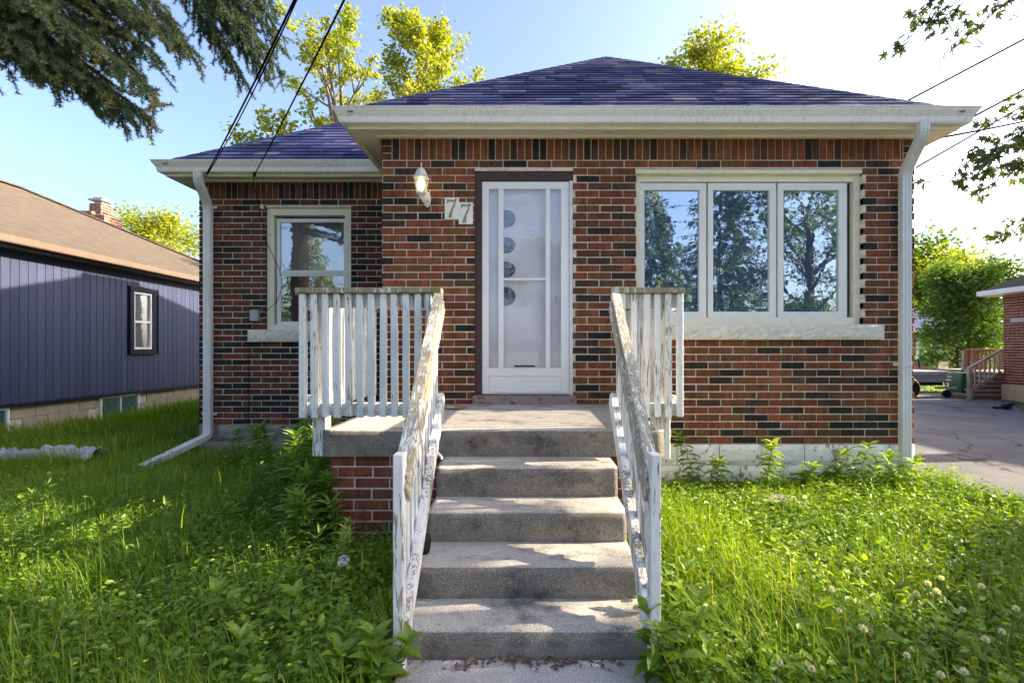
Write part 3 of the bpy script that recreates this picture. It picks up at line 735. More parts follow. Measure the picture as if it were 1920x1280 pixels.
# ---- door
dX0, dX1 = XP(903, WY), XP(1068, WY); dZ0, dZ1 = ZP(739, WY), ZP(338, WY)
fr = MB()
fr.box(DOOR[0], dX0-0.002, WY+0.02, WY+0.16, 0.80, DOOR[3]); fr.box(dX0-0.0019, DOOR[1], WY+0.02, WY+0.16, dZ1+0.003, DOOR[3])
dfr = fr.build('door_frame', M['brown_frame'], house, 0.003)
bx('jamb', M['white_paint'], dfr, dX1+0.002, DOOR[1]-0.001, WY+0.018, WY+0.15, 0.80, dZ1+0.002, 0.003)
bx('sill', M['sill_red'], dfr, DOOR[0]-0.02, DOOR[1]+0.03, WY-0.06, WY+0.16, 0.70, ZP(741, WY), 0.012, 2)
dr = MB(); y0, y1 = WY+0.035, WY+0.07
gz0, gz1 = ZP(690, WY), ZP(352, WY)
xs = [XP(v, WY) for v in (903, 916, 934, 944, 1023, 1032, 1052, 1068)]
for a, b in ((0, 1), (2, 3), (4, 5), (6, 7)): dr.box(xs[a], xs[b], y0, y1, gz0, gz1)
dr.box(xs[0], xs[7], y0, y1, gz1, dZ1); dr.box(xs[0], xs[7], y0, y1, dZ0, gz0)
door = dr.build('storm_door', M['vinyl'], house, 0.004)
bx('mid_rail', M['vinyl'], door, xs[3], xs[4], y0+0.006, y1-0.006, ZP(524, WY), ZP(520, WY), 0.001)
ring(xs[1]-0.002, xs[6]+0.002, y0-0.006, y0-0.0005, dZ0+0.02, ZP(703, WY), 0.010).build('kick_panel', M['vinyl'], door, 0.002)
bx('mail_slot', M['dark'], door, XP(964, WY), XP(1003, WY), y0+0.012, y0+0.016, ZP(688, WY), ZP(685, WY), 0.001)
bx('handle', M['silver'], door, XP(1043, WY)-0.008, XP(1043, WY)+0.008, y0-0.03, y0-0.001, ZP(566, WY), ZP(553, WY), 0.005, 2)
for a, b in ((1, 2), (3, 4), (5, 6)):
    bx('pane', M['pane_door'], door, xs[a]-0.003, xs[b]+0.003, WY+0.050, WY+0.054, gz0-0.003, gz1+0.003, 0)
idr = bx('inner_door', M['inner_door'], house, DOOR[0]+0.03, DOOR[1]-0.02, WY+0.085, WY+0.125, 0.80, DOOR[3]-0.03, 0.003)
for (ya, yb_, rad) in ((394, 427, 1), (445, 475, 0), (491, 520, 1), (538, 573, 0)):
    z0, z1 = ZP(yb_, WY+0.085), ZP(ya, WY+0.085); xa = XP(944, WY+0.085); w = 0.115; zc = (z0+z1)/2; hh = (z1-z0)/2
    pts = [(xa, WY+0.082, z0), ] + [(xa+w*0.25+w*0.75*math.cos(t), WY+0.082, zc+hh*math.sin(t)) for t in np.linspace(-math.pi/2, math.pi/2, 12)] + [(xa, WY+0.082, z1)]
    lt = MB().poly(pts, (0, 0.002, 0)).build('door_light', M['door_light'], idr)

# ---- downspouts
def downspout(path, w, dpt, mat, straps, hx):
    m = MB()
    for a, b in zip(path[:-1], path[1:]):
        pass
    # ribbed rectangular pipe swept through the path
    V = []; n = 12; prof = [(-1,-1),(-0.62,-1),(-0.56,-0.8),(-0.24,-0.8),(-0.18,-1),(0.18,-1),(0.24,-0.8),(0.56,-0.8),(0.62,-1),(1,-1),(1,1),(-1,1)]
    for i, p in enumerate(path):
        a = Vector(path[max(i-1, 0)]); b = Vector(path[min(i+1, len(path)-1)]); d = (b-a).normalized()
        sx = Vector((1,0,0)); sx = (sx-d*sx.dot(d)).normalized(); up = sx.cross(d)
        if up.y > 0: up = -up
        for (u, v) in prof: V.append(tuple(Vector(p)+sx*u*w/2-up*v*dpt/2))
    Fs = []
    for i in range(len(path)-1):
        for k in range(n): Fs.append((i*n+k, i*n+(k+1) % n, (i+1)*n+(k+1) % n, (i+1)*n+k))
    m.add(V, Fs)
    o = m.build('downspout', mat, house, 0.0)
    for i in range(1, len(path)-1):
        a_, b_ = Vector(path[i-1]), Vector(path[i+1]); dd = (b_-a_).normalized(); c0 = Vector(path[i])
        MB().beam(c0-dd*0.003, c0+dd*0.003, w*1.035, dpt*1.05, up=(0, -1, 0.001) if abs(dd.z) > 0.5 else (0, 0, 1)).build('elbow_seam', mat, o)
    for (x, y, z) in straps:
        s = MB(); hw = w/2+0.045
        s.box(x-hw, x-w/2+0.0, y+dpt/2-0.004, y+dpt/2+0.002, z-0.013, z+0.013); s.box(x+w/2, x+hw, y+dpt/2-0.004, y+dpt/2+0.002, z-0.013, z+0.013)
        s.box(x-w/2-0.003, x+w/2+0.003, y-dpt/2-0.004, y-dpt/2-0.001, z-0.013, z+0.013)
        s.box(x-w/2-0.004, x-w/2-0.001, y-dpt/2-0.002, y+dpt/2, z-0.013, z+0.013); s.box(x+w/2+0.001, x+w/2+0.004, y-dpt/2-0.002, y+dpt/2, z-0.013, z+0.013)
        s.build('strap', mat, o)
    return o
def curve(pts, n=5):
    """round the corners of a polyline"""
    out = [Vector(pts[0])]
    for a, b, c in zip(pts[:-2], pts[1:-1], pts[2:]):
        a, b, c = Vector(a), Vector(b), Vector(c)
        r = min(0.06, (a-b).length/2.2, (c-b).length/2.2); p0 = b+(a-b).normalized()*r; p1 = b+(c-b).normalized()*r
        for k in range(n):
            t = k/(n-1); out.append(p0*(1-t)**2+b*2*t*(1-t)+p1*t*t)
    out.append(Vector(pts[-1])); return out
dx = XP(1696, 4.70); ex = XP(1733, 4.46)
downspout(curve([(ex, WY-0.275, 3.31), (ex, WY-0.275, 3.19), (dx, WY-0.055, 2.93), (dx, WY-0.055, 0.03)]), 0.086, 0.058, M['downspout'], [(dx, WY-0.055, ZP(683, 4.7))], 0)
lx = XP(389, 5.92); lex = XP(371, 5.71)
downspout(curve([(lex, LY-0.275, 3.31), (lex, LY-0.275, 3.20), (lx, LY-0.06, 2.98), (lx, LY-0.06, 0.27), (XP(272, 5.1), 5.05, 0.10)]), 0.086, 0.058, M['downspout'], [(lx, LY-0.06, ZP(388, 5.93)), (lx, LY-0.06, ZP(776, 5.93))], 0)

# small fittings on the wing wall
jb = bx('junction_box', M['silver'], house, XP(473, LY), XP(488, LY), LY-0.06, LY-0.005, ZP(602, LY), ZP(581, LY), 0.006, 2)
for nm, pts in (('cable', [P(478,326,5.72), P(474,345,5.9), P(482,372,5.96), P(500,455,5.965), P(524,505,5.965), P(530,535,5.965), P(520,565,5.965), P(487,594,5.955)]),
                ('cable', [P(480,602,5.95), P(472,612,5.95), P(468,640,5.96), P(466,700,5.97), P(466,790,5.97)])):
    MB().tube(pts, 0.004, 5).build(nm, M['wire'], house)
ins = MB().lathe([(0.0,0.0),(0.02,0.01),(0.012,0.03),(0.02,0.045),(0.0,0.06)], tuple(P(477,332,5.70)), 8).build('cable_anchor', M['dark'], house)
MB().lathe([(0.0,0.0),(0.025,0.006),(0.025,0.02),(0.012,0.03),(0.022,0.05),(0.0,0.06)], tuple(P(491,392,5.95)), 8).build('insulator', M['white_paint'], house)

# ------------------------------------------------------------------ wall lamp and number plaques
lc = Vector((XP(790, 4.62), 4.62, ZP(345, 4.62)))
lamp = thing('wall_lantern', 'lit white carriage wall lantern on the brick beside the front door', 'lamp', (lc.x, WY, lc.z))
MB().lathe([(0.0,0.20),(0.005,0.195),(0.009,0.178),(0.004,0.168),(0.008,0.155),(0.014,0.148)][::-1], lc, 12).build('finial', M['lampmetal'], lamp)
MB().lathe([(0.078,0.052),(0.080,0.058),(0.060,0.078),(0.052,0.105),(0.034,0.135),(0.014,0.149)], lc, 6).build('roof_cap', M['lampmetal'], lamp)
MB().lathe([(0.040,-0.085),(0.066,0.0518)], lc, 6).build('glass', M['pane_lamp'], lamp)
cage = MB()
for k in range(6):
    t = 2*math.pi*(k+.5)/6; cage.tube([(lc.x+0.041*math.cos(t), lc.y+0.041*math.sin(t), lc.z-0.086), (lc.x+0.067*math.cos(t), lc.y+0.067*math.sin(t), lc.z+0.052)], 0.0035, 5)
cage.build('cage', M['lampmetal'], lamp)
MB().lathe([(0.012,-0.135),(0.02,-0.125),(0.018,-0.11),(0.036,-0.1),(0.046,-0.088),(0.046,-0.082)], lc, 12).build('cup', M['lampmetal'], lamp)
MB().tube([(lc.x,lc.y,lc.z-0.125),(lc.x+0.02,lc.y+0.03,lc.z-0.15),(lc.x+0.03,lc.y+0.08,lc.z-0.125),(lc.x+0.03,WY-0.004,lc.z-0.105)], [0.013,0.016,0.015,0.015], 8).build('arm', M['lampmetal'], lamp)
pl = MB(); c = Vector((lc.x+0.03, WY, lc.z-0.105))
pl.poly([(c.x+0.035*math.cos(t), WY-0.012, c.z+0.075*math.sin(t)) for t in np.linspace(0, 2*math.pi, 16, endpoint=False)], (0, 0.014, 0)).build('back_plate', M['lampmetal'], lamp, 0.003)
me_, n_, l_ = newmat('lit_bulb')
e_ = N(n_, 'ShaderNodeEmission'); e_.inputs['Color'].default_value = (1.0, 0.82, 0.42, 1); e_.inputs['Strength'].default_value = 1.6
o_ = n_.new('ShaderNodeOutputMaterial'); l_.new(e_.outputs[0], o_.inputs['Surface'])
MB().lathe([(0.006,-0.07),(0.02,-0.05),(0.034,-0.01),(0.034,0.02),(0.02,0.04),(0.004,0.047)], lc, 12).build('bulb', me_, lamp, smooth=True)
def plaque(px0, py0, px1, py1, label, dy):
    x0, x1, z0, z1 = XP(px0, WY), XP(px1, WY), ZP(py1, WY), ZP(py0, WY)
    t = thing('number_plaque', label, 'house number', (x0, WY, z0))
    bx('plate', M['plaque'], t, x0, x1, WY-0.012-dy, WY-0.003, z0, z1, 0.002)
    w, h = x1-x0, z1-z0; f = lambda u, v: (x0+w*u, WY-0.0165-dy, z0+h*v)
    bar = [(0.17,0.72),(0.17,0.94),(0.22,0.90),(0.40,0.90),(0.6,0.87),(0.72,0.93),(0.86,0.94),(0.70,0.62),(0.56,0.40),(0.52,0.24),(0.52,0.07),(0.40,0.08),(0.27,0.06),(0.32,0.26),(0.45,0.45),(0.60,0.66),(0.70,0.80),(0.56,0.80),(0.40,0.82),(0.27,0.80),(0.21,0.72)]
    MB().poly([f(u, v) for u, v in bar], (0, 0.0035, 0)).build('numeral', M['numeral'], t)
plaque(834, 371, 861, 412, 'upper white plaque with a grey numeral 7, beside the wall lantern', 0)
plaque(860.5, 380, 887, 421, 'lower white plaque with a grey numeral 7, against the brown door frame', 0.002)

# ------------------------------------------------------------------ concrete stoop
stoop = thing('concrete_stoop', 'worn concrete front steps with landing on an orange brick base', 'steps', (0, 2.1, 0))
TR = [(2.10, 0.118), (2.365, 0.272), (2.66, 0.431), (2.93, 0.602)]
def step_mesh(x0, x1, y0, y1, z0, z1, seed, name='step', amp=0.004, parent=None):
    """block with worn nosing; slot 0 = tread, slot 1 = riser"""
    r = np.random.default_rng(seed); nx = 44
    prof = [(0.004, 0.0), (0.0, 0.3), (0.0, 0.75), (0.003, 0.955), (0.012, 0.992), (0.03, 1.0), (0.4, 1.0), (1.0, 1.0)]
    V = []; Fq = []; mi = []
    w1 = np.convolve(r.normal(size=nx+8), np.ones(4)/4, 'same')[4:4+nx]
    for i in range(nx):
        x = x0+(x1-x0)*i/(nx-1); k = 0
        for (u, v) in prof:
            y = y0+(u*(y1-y0) if u > 0.1 else u); z = z0+v*(z1-z0)
            if 0.9 < v and u < 0.1: y += amp*(0.5+w1[i]); z -= amp*0.7*(0.5+w1[i])*(1 if u < 0.02 else 0.4)
            e = min(i, nx-1-i)
            V.append((x+(0.004 if i == 0 else -0.004 if i == nx-1 else 0)*0, y, z))
    n = len(prof)
    for i in range(nx-1):
        for k in range(n-1): Fq.append([i*n+k, (i+1)*n+k, (i+1)*n+k+1, i*n+k+1]); mi.append(1 if k < 3 else 0)
    off = np.array(parent_world(parent))
    bm = bmesh.new(); vv = [bm.verts.new(tuple(np.array(v)-off)) for v in V]
    for f, m_ in zip(Fq, mi):
        ff = bm.faces.new([vv[q] for q in f]); ff.material_index = m_; ff.smooth = True
    for i in (0, nx-1):
        b0 = bm.verts.new(tuple(np.array((V[i*n][0], y1, z0))-off))
        ff = bm.faces.new([vv[i*n+k] for k in range(n)]+[b0]); ff.material_index = 1
    bmesh.ops.recalc_face_normals(bm, faces=bm.faces)
    me = bpy.data.meshes.new(name); bm.to_mesh(me); bm.free()
    me.materials.append(M['tread']); me.materials.append(M['riser'])
    return link(name, me, None, parent)
zprev = -0.1
for i, (y, z) in enumerate(TR):
    ynext = TR[i+1][0]+0.02 if i < 3 else 3.25
    step_mesh(-0.527, 0.527, y, ynext, zprev, z, 50+i, parent=stoop); zprev = z-0.01
step_mesh(-1.305, 0.875, 3.22, 4.742, 0.602, 0.774, 61, 'landing_slab', 0.005, stoop)
base = MB().box(-1.265, 0.83, 3.275, 4.70, -0.2, 0.60).build('brick_base', M['mortar'], stoop)
boff = parent_world(base)
smv = []
for k in range(8):
    V, F4, rn = chamfer_bricks([(-0.109, 0.109, -0.03, 0.03, (k+.5)/8)], lambda u, w, z: (u, -w, z), jit=0)
    me = nmesh('brick', V, F4, rn); me.materials.append(M['brick_stoop']); smv.append(me)
for (x0, x1, sd) in ((-1.272, -0.51, 3), (0.51, 0.836, 4)):
    for (a, b, z0, z1, t) in brick_rects(x0, x1, -0.11, 10, 0.0708, [], seed=sd, shift=0.02):
        o = link('brick', smv[int(t*8)], None, base); o.location = Vector(((a+b)/2, 3.268+random.uniform(-.003,.003), (z0+z1)/2))-boff; o.scale = ((b-a)/0.218, 1, 1)
lb = [(a, b, z0, z1, t) for (a, b, z0, z1, t) in brick_rects(3.34, 4.70, -0.11, 10, 0.0708, [], seed=8)]
for (a, b, z0, z1, t) in lb:
    o = link('brick', smv[int(t*8)], None, base); o.location = Vector((-1.272, (a+b)/2, (z0+z1)/2))-boff; o.scale = ((b-a)/0.218, 1, 1); o.rotation_euler = (0, 0, R(-90))

# ------------------------------------------------------------------ railings
def slat(parent, x0, x1, y0, y1, z0, z1, mat=None, lean=0.0):
    r = random.uniform
    a = MB(); t = r(-0.004, 0.004)+lean
    a.add([(x0,y0,z0),(x1,y0,z0),(x1,y1,z0),(x0,y1,z0),(x0+t,y0,z1),(x1+t,y0,z1),(x1+t,y1,z1),(x0+t,y1,z1)],
          [(0,3,2,1),(4,5,6,7),(0,1,5,4),(1,2,6,5),(2,3,7,6),(3,0,4,7)])
    return a.build('slat', mat or random.choice([M['peel'], M['peel'], M['peel_bad']]), parent, 0.003)
def railing(side):
    s = -1 if side == 'L' else 1
    t = thing('porch_railing', ('peeling white porch railing with wide slatted panel, by the double-hung window' if s < 0 else
              'peeling white porch railing with narrow slatted panel, in front of the picture window'), 'railing', (s*0.53, 3.2, 0))
    D = 3.18
    if s < 0: xa, xb = XP(556, D), XP(828, D); gx = XP(560, D)
    else: xa, xb = XP(1148, D), XP(1282, D); gx = XP(1275, D)
    bx('cap_rail', M['cap_wood'], t, xa+0.002, xb, 3.145, 3.245, 1.640, 1.674, 0.004, 2)
    bx('top_rail', M['peel_bad'], t, xa+0.01, xb-0.004, 3.2005, 3.238, 1.550, 1.639, 0.003)
    bx('bottom_rail', M['peel_bad'], t, xa+0.01, xb-0.02, 3.2005, 3.238, 0.867, 0.948, 0.003)
    if s < 0: xs_ = [XP(562.6+21.45*k, D) for k in range(12)]
    else: xs_ = [XP(v, D) for v in (1162, 1183, 1206, 1227, 1247, 1269)]
    for x in xs_:
        w = 0.0385+random.uniform(-0.002, 0.002)
        slat(t, x, x+w, 3.162+random.uniform(-.002,.002), 3.200, 0.862+random.uniform(-.006,.004), 1.638)
    # carrying post at the slab edge
    px = (XP(578, D), XP(604, D)) if s < 0 else (XP(1229, D), XP(1262, D))
    bx('post', M['peel_bad'], t, px[0], px[1], 3.2385, 3.325, 0.60 if s < 0 else 0.58, 1.60, 0.004)
    # side guard back to the house wall
    bx('side_top_rail', M['peel_bad'], t, gx-0.02, gx+0.018, 3.326, WY-0.01, 1.545, 1.634, 0.003)
    bx('side_cap_rail', M['cap_wood'], t, gx-0.055, gx+0.045, 3.2455, WY-0.012, 1.640, 1.674, 0.003)
    bx('side_bottom_rail', M['peel_bad'], t, gx-0.02, gx+0.018, 3.326, WY-0.01, 0.905, 0.985, 0.003)
    y = 3.345
    while y < WY-0.06:
        o = MB().box(gx-s*0.0-0.058*(1 if s > 0 else 0)+ (0.0185 if s < 0 else 0.0), gx+(0.0565 if s < 0 else -0.0205), y, y+0.038, 0.88, 1.636).build('slat', random.choice([M['peel'], M['peel_bad']]), t, 0.003)
        y += 0.0965
    # stair rail: raking top and bottom rails with slats
    ax, bxx = s*0.552, s*0.512
    T0, T1 = Vector((ax, 3.15, 1.625)), Vector((bxx, 2.03, 0.765))
    B0, B1 = Vector((ax-s*0.0, 3.15, 0.985)), Vector((bxx, 2.05, 0.165))
    MB().beam(T0, T1, 0.056, 0.036, up=(0, -0.6, 0.8)).build('hand_rail', M['hand_wood'], t, 0.004, 2)
    MB().beam(B0+Vector((-s*0.018,0,0)), B1+Vector((-s*0.018,0,0)), 0.038, 0.088, up=(0, -0.6, 0.8)).build('lower_rake_rail', M['peel_bad'], t, 0.004)
    MB().beam(T0+Vector((-s*0.018,0,-0.065)), T1+Vector((-s*0.018,0,-0.065)), 0.038, 0.085, up=(0, -0.6, 0.8)).build('upper_rake_rail', M['hand_wood'], t, 0.003)
    for k in range(11):
        f = (k+0.45)/11.3; p = T0.lerp(T1, f); q = B0.lerp(B1, f)
        MB().beam((q.x+s*0.0205, q.y, q.z-0.055), (p.x+s*0.0205, p.y, p.z-0.03), 0.037, 0.037, up=(0,1,0)).build('slat', random.choice([M['peel'], M['peel_bad']]), t, 0.003)
    # foot post
    MB().box(s*0.512-0.021, s*0.512+0.021, 2.0, 2.062, 0.0, 0.87).build('foot_post', M['peel_bad'], t, 0.004)
    return t
railing('L'); railing('R')

# ------------------------------------------------------------------ small things on and by the steps
cb = thing('cardboard_piece', 'torn flat piece of brown cardboard on the landing', 'cardboard', (-0.62, 4.5, 0.775))
MB().poly([(-0.80,4.30,0.779),(-0.56,4.28,0.785),(-0.53,4.44,0.781),(-0.62,4.52,0.79),(-0.82,4.5,0.780)], (0,0,0.006)).build('sheet', M['cardboard'], cb)
MB().poly([(-0.69,4.36,0.789),(-0.63,4.36,0.790),(-0.63,4.39,0.790),(-0.69,4.39,0.789)], (0,0,0.004)).build('label_sticker', M['white_paint'], cb)
cgo = MB().tube([P(820,847,2.99), P(829,859,2.95)], [0.008,0.008], 8).build('paper_roll', M['plaque'])
tag(cgo, 'small rolled white paper stub stuck beside the railing on the steps', 'paper')
bp = thing('rubber_cup', 'black round rubber cup on a step behind the railing', 'cup', (XP(795, 2.5), 2.5, 0.272))
MB().lathe([(0.030,0.0),(0.036,0.02),(0.040,0.06),(0.036,0.085),(0.018,0.098)], (XP(792, 2.5), 2.52, 0.272), 14).build('cup_body', M['dark'], bp, smooth=True)
dl = MB()
for k in range(100):
    x = rng.normal(0, 0.2)+(-0.1 if k % 2 else 0.1); y = 2.085-abs(rng.normal(0, 0.035)); z = 0.007+rng.random()*0.008; a = rng.random()*6.28; l = 0.008+rng.random()*0.014
    u = Vector((math.cos(a)*l, math.sin(a)*l, rng.normal(0, 0.004))); w = Vector((-math.sin(a)*l*.45, math.cos(a)*l*.45, rng.normal(0, 0.004)))
    p = Vector((max(-.48, min(.48, x)), y, z)); dl.add([p-u, p+w, p+u, p-w], [(0,1,2,3)])
stuff(dl.build('dead_leaf_litter', M['deadleaf'])); bpy.data.objects['dead_leaf_litter']['label'] = 'brown dead leaf litter swept against the bottom step'
bpy.data.objects['dead_leaf_litter']['category'] = 'leaf litter'
# ------------------------------------------------------------------ blue neighbour house
NX = -7.95; NY0, NY1 = 2.5, 15.35
nh = thing('siding_house', 'neighbouring bungalow with dark blue vertical siding and tan shingle roof', 'house', (NX, 8.0, 0))
MB().box(NX-7.4, NX-0.03, NY0, NY1, 0.44, 2.86).build('wall', M['navy_trim'], nh)
WIN = (10.05, 10.75, 1.19, 2.56)
y = NY0; k = 0
while y < NY1-0.01:
    w = 0.142; a, b = y+0.0035, min(y+w-0.0035, NY1)
    r_ = random.random()
    segs = [(0.445, 2.855)]
    if b > WIN[0]+0.01 and a < WIN[1]-0.01: segs = [(0.445, WIN[2]), (WIN[3], 2.855)]
    for z0, z1 in segs: MB().box(NX-0.0299, NX, a, b, z0, z1, r_).build('siding_board', M['siding'], nh, 0.004)
    y += w; k += 1
bx('skirt_trim', M['navy_trim'], nh, NX-0.02, NX+0.03, NY0, NY1, 0.40, 0.444, 0.004)
fnd = MB().box(NX-7.3, NX-0.06, NY0+0.05, NY1-0.05, -0.3, 0.4395).build('foundation', M['mortar'], nh)
bv = bx('block', M['block_tan'], fnd, NX-0.0599, NX-0.04, 2.6, 2.992, 0.205, 0.436, 0.004).data
bpos = Vector((0, 0, 0))
bwins = [(9.41, 10.36), (7.2, 7.76)]
for row, (z0, z1) in enumerate([(-0.2, 0.0), (0.004, 0.2), (0.205, 0.436)]):
    y = 2.6+(0.2 if row % 2 else 0.0)+0.4
    while y < NY1-0.5:
        if not any(y+0.39 > a and y < b for a, b in bwins):
            o = link('block', bv, None, fnd); f_ = (z1-z0)/0.231; o.scale = (1, 1, f_); o.location = (0, y-2.6, z0-f_*0.205)
        y += 0.4
for (a, b) in bwins:
    bwn = ring(a, b, 0, 1, -0.12, 0.40, 0.04)
    for i, v in enumerate(bwn.v): bwn.v[i] = (NX-0.058+0.05*(v[1]), v[0], v[2])
    o = bwn.build('basement_window', M['white_paint'], nh, 0.003)
    MB().box(NX-0.045, NX-0.035, a+0.03, b-0.03, -0.1, 0.37).build('pane', M['pane'], o)
    MB().box(NX-0.03, NX-0.012, (a+b)/2-0.015, (a+b)/2+0.015, -0.08, 0.36).build('mullion', M['white_paint'], o)
def yring(x0, x1, y0, y1, z0, z1, w):
    m = MB(); m.box(x0,x1,y0,y1,z1-w,z1); m.box(x0,x1,y0,y1,z0,z0+w); m.box(x0,x1,y0,y0+w,z0+w,z1-w); m.box(x0,x1,y1-w,y1,z0+w,z1-w); return m
nw = yring(NX-0.02, NX+0.05, WIN[0], WIN[1], WIN[2], WIN[3], 0.10).build('window', M['navy_trim'], nh, 0.003)
yring(NX-0.015, NX+0.03, WIN[0]+0.1, WIN[1]-0.1, WIN[2]+0.1, WIN[3]-0.1, 0.045).build('frame', M['vinyl'], nw, 0.003)
MB().box(NX-0.01, NX+0.028, WIN[0]+0.145, WIN[1]-0.145, 1.83, 1.875).build('meeting_rail', M['vinyl'], nw)
MB().box(NX-0.012, NX-0.006, WIN[0]+0.14, WIN[1]-0.14, WIN[2]+0.14, WIN[3]-0.14).build('pane', M['pane_clear'], nw)
bl = MB()
for k in range(22): bl.box(NX-0.028, NX-0.02, WIN[0]+0.14, WIN[1]-0.14, 1.35+k*0.05, 1.394+k*0.05)
bl.build('blind', M['blind'], nw)
# roof with hips, eave trim and gutter
ex = NX+0.27; ey0, ey1 = NY0-0.3, NY1+0.27; ez = 2.98; hw = 4.0
rf = MB()
A, B_, C_, D_ = (ex,ey0,ez), (ex,ey1,ez), (ex-2*hw,ey1,ez), (ex-2*hw,ey0,ez)
R0, R1 = (ex-hw,ey0+hw,ez+2.02), (ex-hw,ey1-hw,ez+2.02)
for q in ([A,B_,R1,R0], [B_,C_,R1], [C_,D_,R0,R1], [D_,A,R0]): rf.poly(q, (0,0,-0.05))
nroof = rf.build('roof', M['tan_shingle'], nh)
def hipline(a, b):
    m = MB().beam(Vector(a)+Vector((0,0,0.012)), Vector(b)+Vector((0,0,0.012)), 0.2, 0.03); return m
hipline(B_, R1).build('hip_trim', M['tan_shingle'], nroof); hipline(R0, R1).build('ridge_trim', M['tan_shingle'], nroof)
MB().box(ex-0.02, ex+0.09, ey0, ey1, ez-0.12, ez-0.012).build('gutter', M['brown_gutter'], nh, 0.01, 2)
MB().box(NX+0.001, ex-0.0205, ey0+0.05, ey1-0.05, ez-0.16, ez-0.10).build('soffit', M['brown_gutter'], nh)
MB().box(NX-7.5, ex-0.03, NY1+0.001, ey1-0.03, ez-0.159, ez-0.09).build('soffit', M['brown_gutter'], nh)
# brick chimney with stepped shoulders and steel cap
cy = 13.6; ccx = XP(190, cy); cw = 0.27
chm = MB().box(ccx-0.33, ccx+0.33, cy-0.3, cy+0.3, 3.2, ZP(408, cy)).box(ccx-0.36, ccx+0.02, cy-0.33, cy+0.33, ZP(408, cy), ZP(401, cy)).box(ccx-0.16, ccx+0.16, cy-0.2, cy+0.2, ZP(408, cy)+0.001, ZP(385, cy)).build('chimney', M['chimney_brick'], nh, 0.006)
MB().box(ccx-0.1, ccx+0.1, cy-0.1, cy+0.1, ZP(385, cy), ZP(379, cy)).box(ccx-0.19, ccx+0.17, cy-0.2, cy+0.2, ZP(379, cy), ZP(376, cy)).box(ccx-0.12, ccx+0.14, cy-0.12, cy+0.12, ZP(376, cy), ZP(372, cy)).build('chimney_cap', M['silver'], chm)

# ------------------------------------------------------------------ right-hand neighbour (red brick, mostly outside the frame)
RY = 13.0; RX = XP(1881, RY); RF = 3.4
rh = thing('red_brick_house', 'red brick house with white gutter at the edge of the driveway', 'house', (RX, RY, 0))
wz = 2.70; rw = RX+8.0
rcore = MB().box(RX+0.01, rw, RF, RY-0.01, 0.40, wz).build('wall', M['mortar'], rh)
V, F4, rn = chamfer_bricks(brick_rects(RF, RY, 0.40, 33, 0.0697, [], seed=72), lambda u, w, z: (RX-w, u, z), seed=8)
stuff(link('brick_courses', nmesh('brick_courses', np.array(V)-np.array(parent_world(rcore)), F4, rn), M['brick_far'], rcore))
V, F4, rn = chamfer_bricks(brick_rects(RX, rw, 0.40, 33, 0.0697, [], seed=71), lambda u, w, z: (u, RY+w, z), seed=7)
stuff(link('rear_brick_courses', nmesh('rear_brick_courses', np.array(V)-np.array(parent_world(rcore)), F4, rn), M['brick_far'], rcore))
bx('foundation', M['block_tan'], rh, RX-0.03, rw, RF, RY+0.03, -0.2, 0.398, 0.01)
bx('wall_vent', M['silver'], rh, RX-0.07, RX-0.004, 12.35, 12.75, ZP(604, 12.6), ZP(597, 12.6), 0.01)
e0, e1, ezr = RX-0.42, rw+0.42, wz+0.10; hw2 = (e1-e0)/2; f0, f1 = RF-0.42, RY+0.2; pk = ezr+hw2*0.60
hip = MB(); a, b, c_, d_ = (e0,f0,ezr), (e1,f0,ezr), (e1,f1,ezr), (e0,f1,ezr); t0, t1 = (e0+hw2,f0+hw2,pk), (e0+hw2,f1-hw2,pk)
for q in ([a,b,t0], [b,c_,t1,t0], [c_,d_,t1], [d_,a,t0,t1]): hip.poly(q, (0,0,-0.05))
hip.build('roof', M['tan_shingle'], rh)
MB().box(e0-0.10, e0-0.001, f0, f1, ezr-0.13, ezr-0.005).build('gutter', M['vinyl'], rh, 0.01)
MB().box(e0+0.001, e1, f1-0.03, f1+0.02, ezr-0.14, ezr-0.052).build('rear_fascia', M['vinyl'], rh, 0.005)
MB().box(e0+0.001, RX-0.001, f0+0.05, f1-0.031, ezr-0.13, ezr-0.10).build('soffit', M['vinyl'], rh)

# wooden stairs and deck beside it
dk = thing('wooden_deck', 'weathered grey wooden stair and landing with railings by the red brick house', 'deck', (11.6, 13.2, 0))
sx = XP(1814, 13.1)
for k in range(6):
    x = sx+0.02+0.155*k; zz = 0.115*(k+1)+0.01
    bx('tread', M['grey_wood'], dk, x-0.02, 12.9, 13.06, 14.0, zz-0.034, zz, 0.004)
    bx('riser', M['brown_gutter'], dk, x+0.012, 12.9, 13.10, 13.98, zz-0.115, zz-0.0341, 0.002)
bx('newel_post', M['grey_wood'], dk, sx-0.02, sx+0.07, 13.02, 13.11, 0.0, ZP(692, 13.05), 0.005)
MB().beam((sx-0.03, 13.06, ZP(691, 13.05)), (sx+0.85, 13.06, ZP(655, 13.05)), 0.09, 0.04).build('hand_rail', M['grey_wood'], dk, 0.004)
MB().beam((sx+0.05, 13.06, ZP(731, 13.05)), (sx+0.85, 13.06, ZP(697, 13.05)), 0.04, 0.07).build('lower_rail', M['grey_wood'], dk, 0.004)
for k in range(6):
    x = sx+0.14+0.125*k; f = (x-sx)/0.88
    bx('baluster', M['grey_wood'], dk, x, x+0.035, 13.04, 13.075, ZP(731, 13.05)+f*0.47, ZP(691, 13.05)+f*0.5-0.03, 0.003)
zt_ = ZP(654, 14.6)
bx('deck_floor', M['grey_wood'], dk, XP(1810, 14.6), 14.2, 14.1, 15.6, 0.60, 0.70, 0.006)
bx('deck_rail', M['red_wood'], dk, XP(1808, 14.6), 13.6, 14.55, 14.64, zt_-0.04, zt_, 0.004)
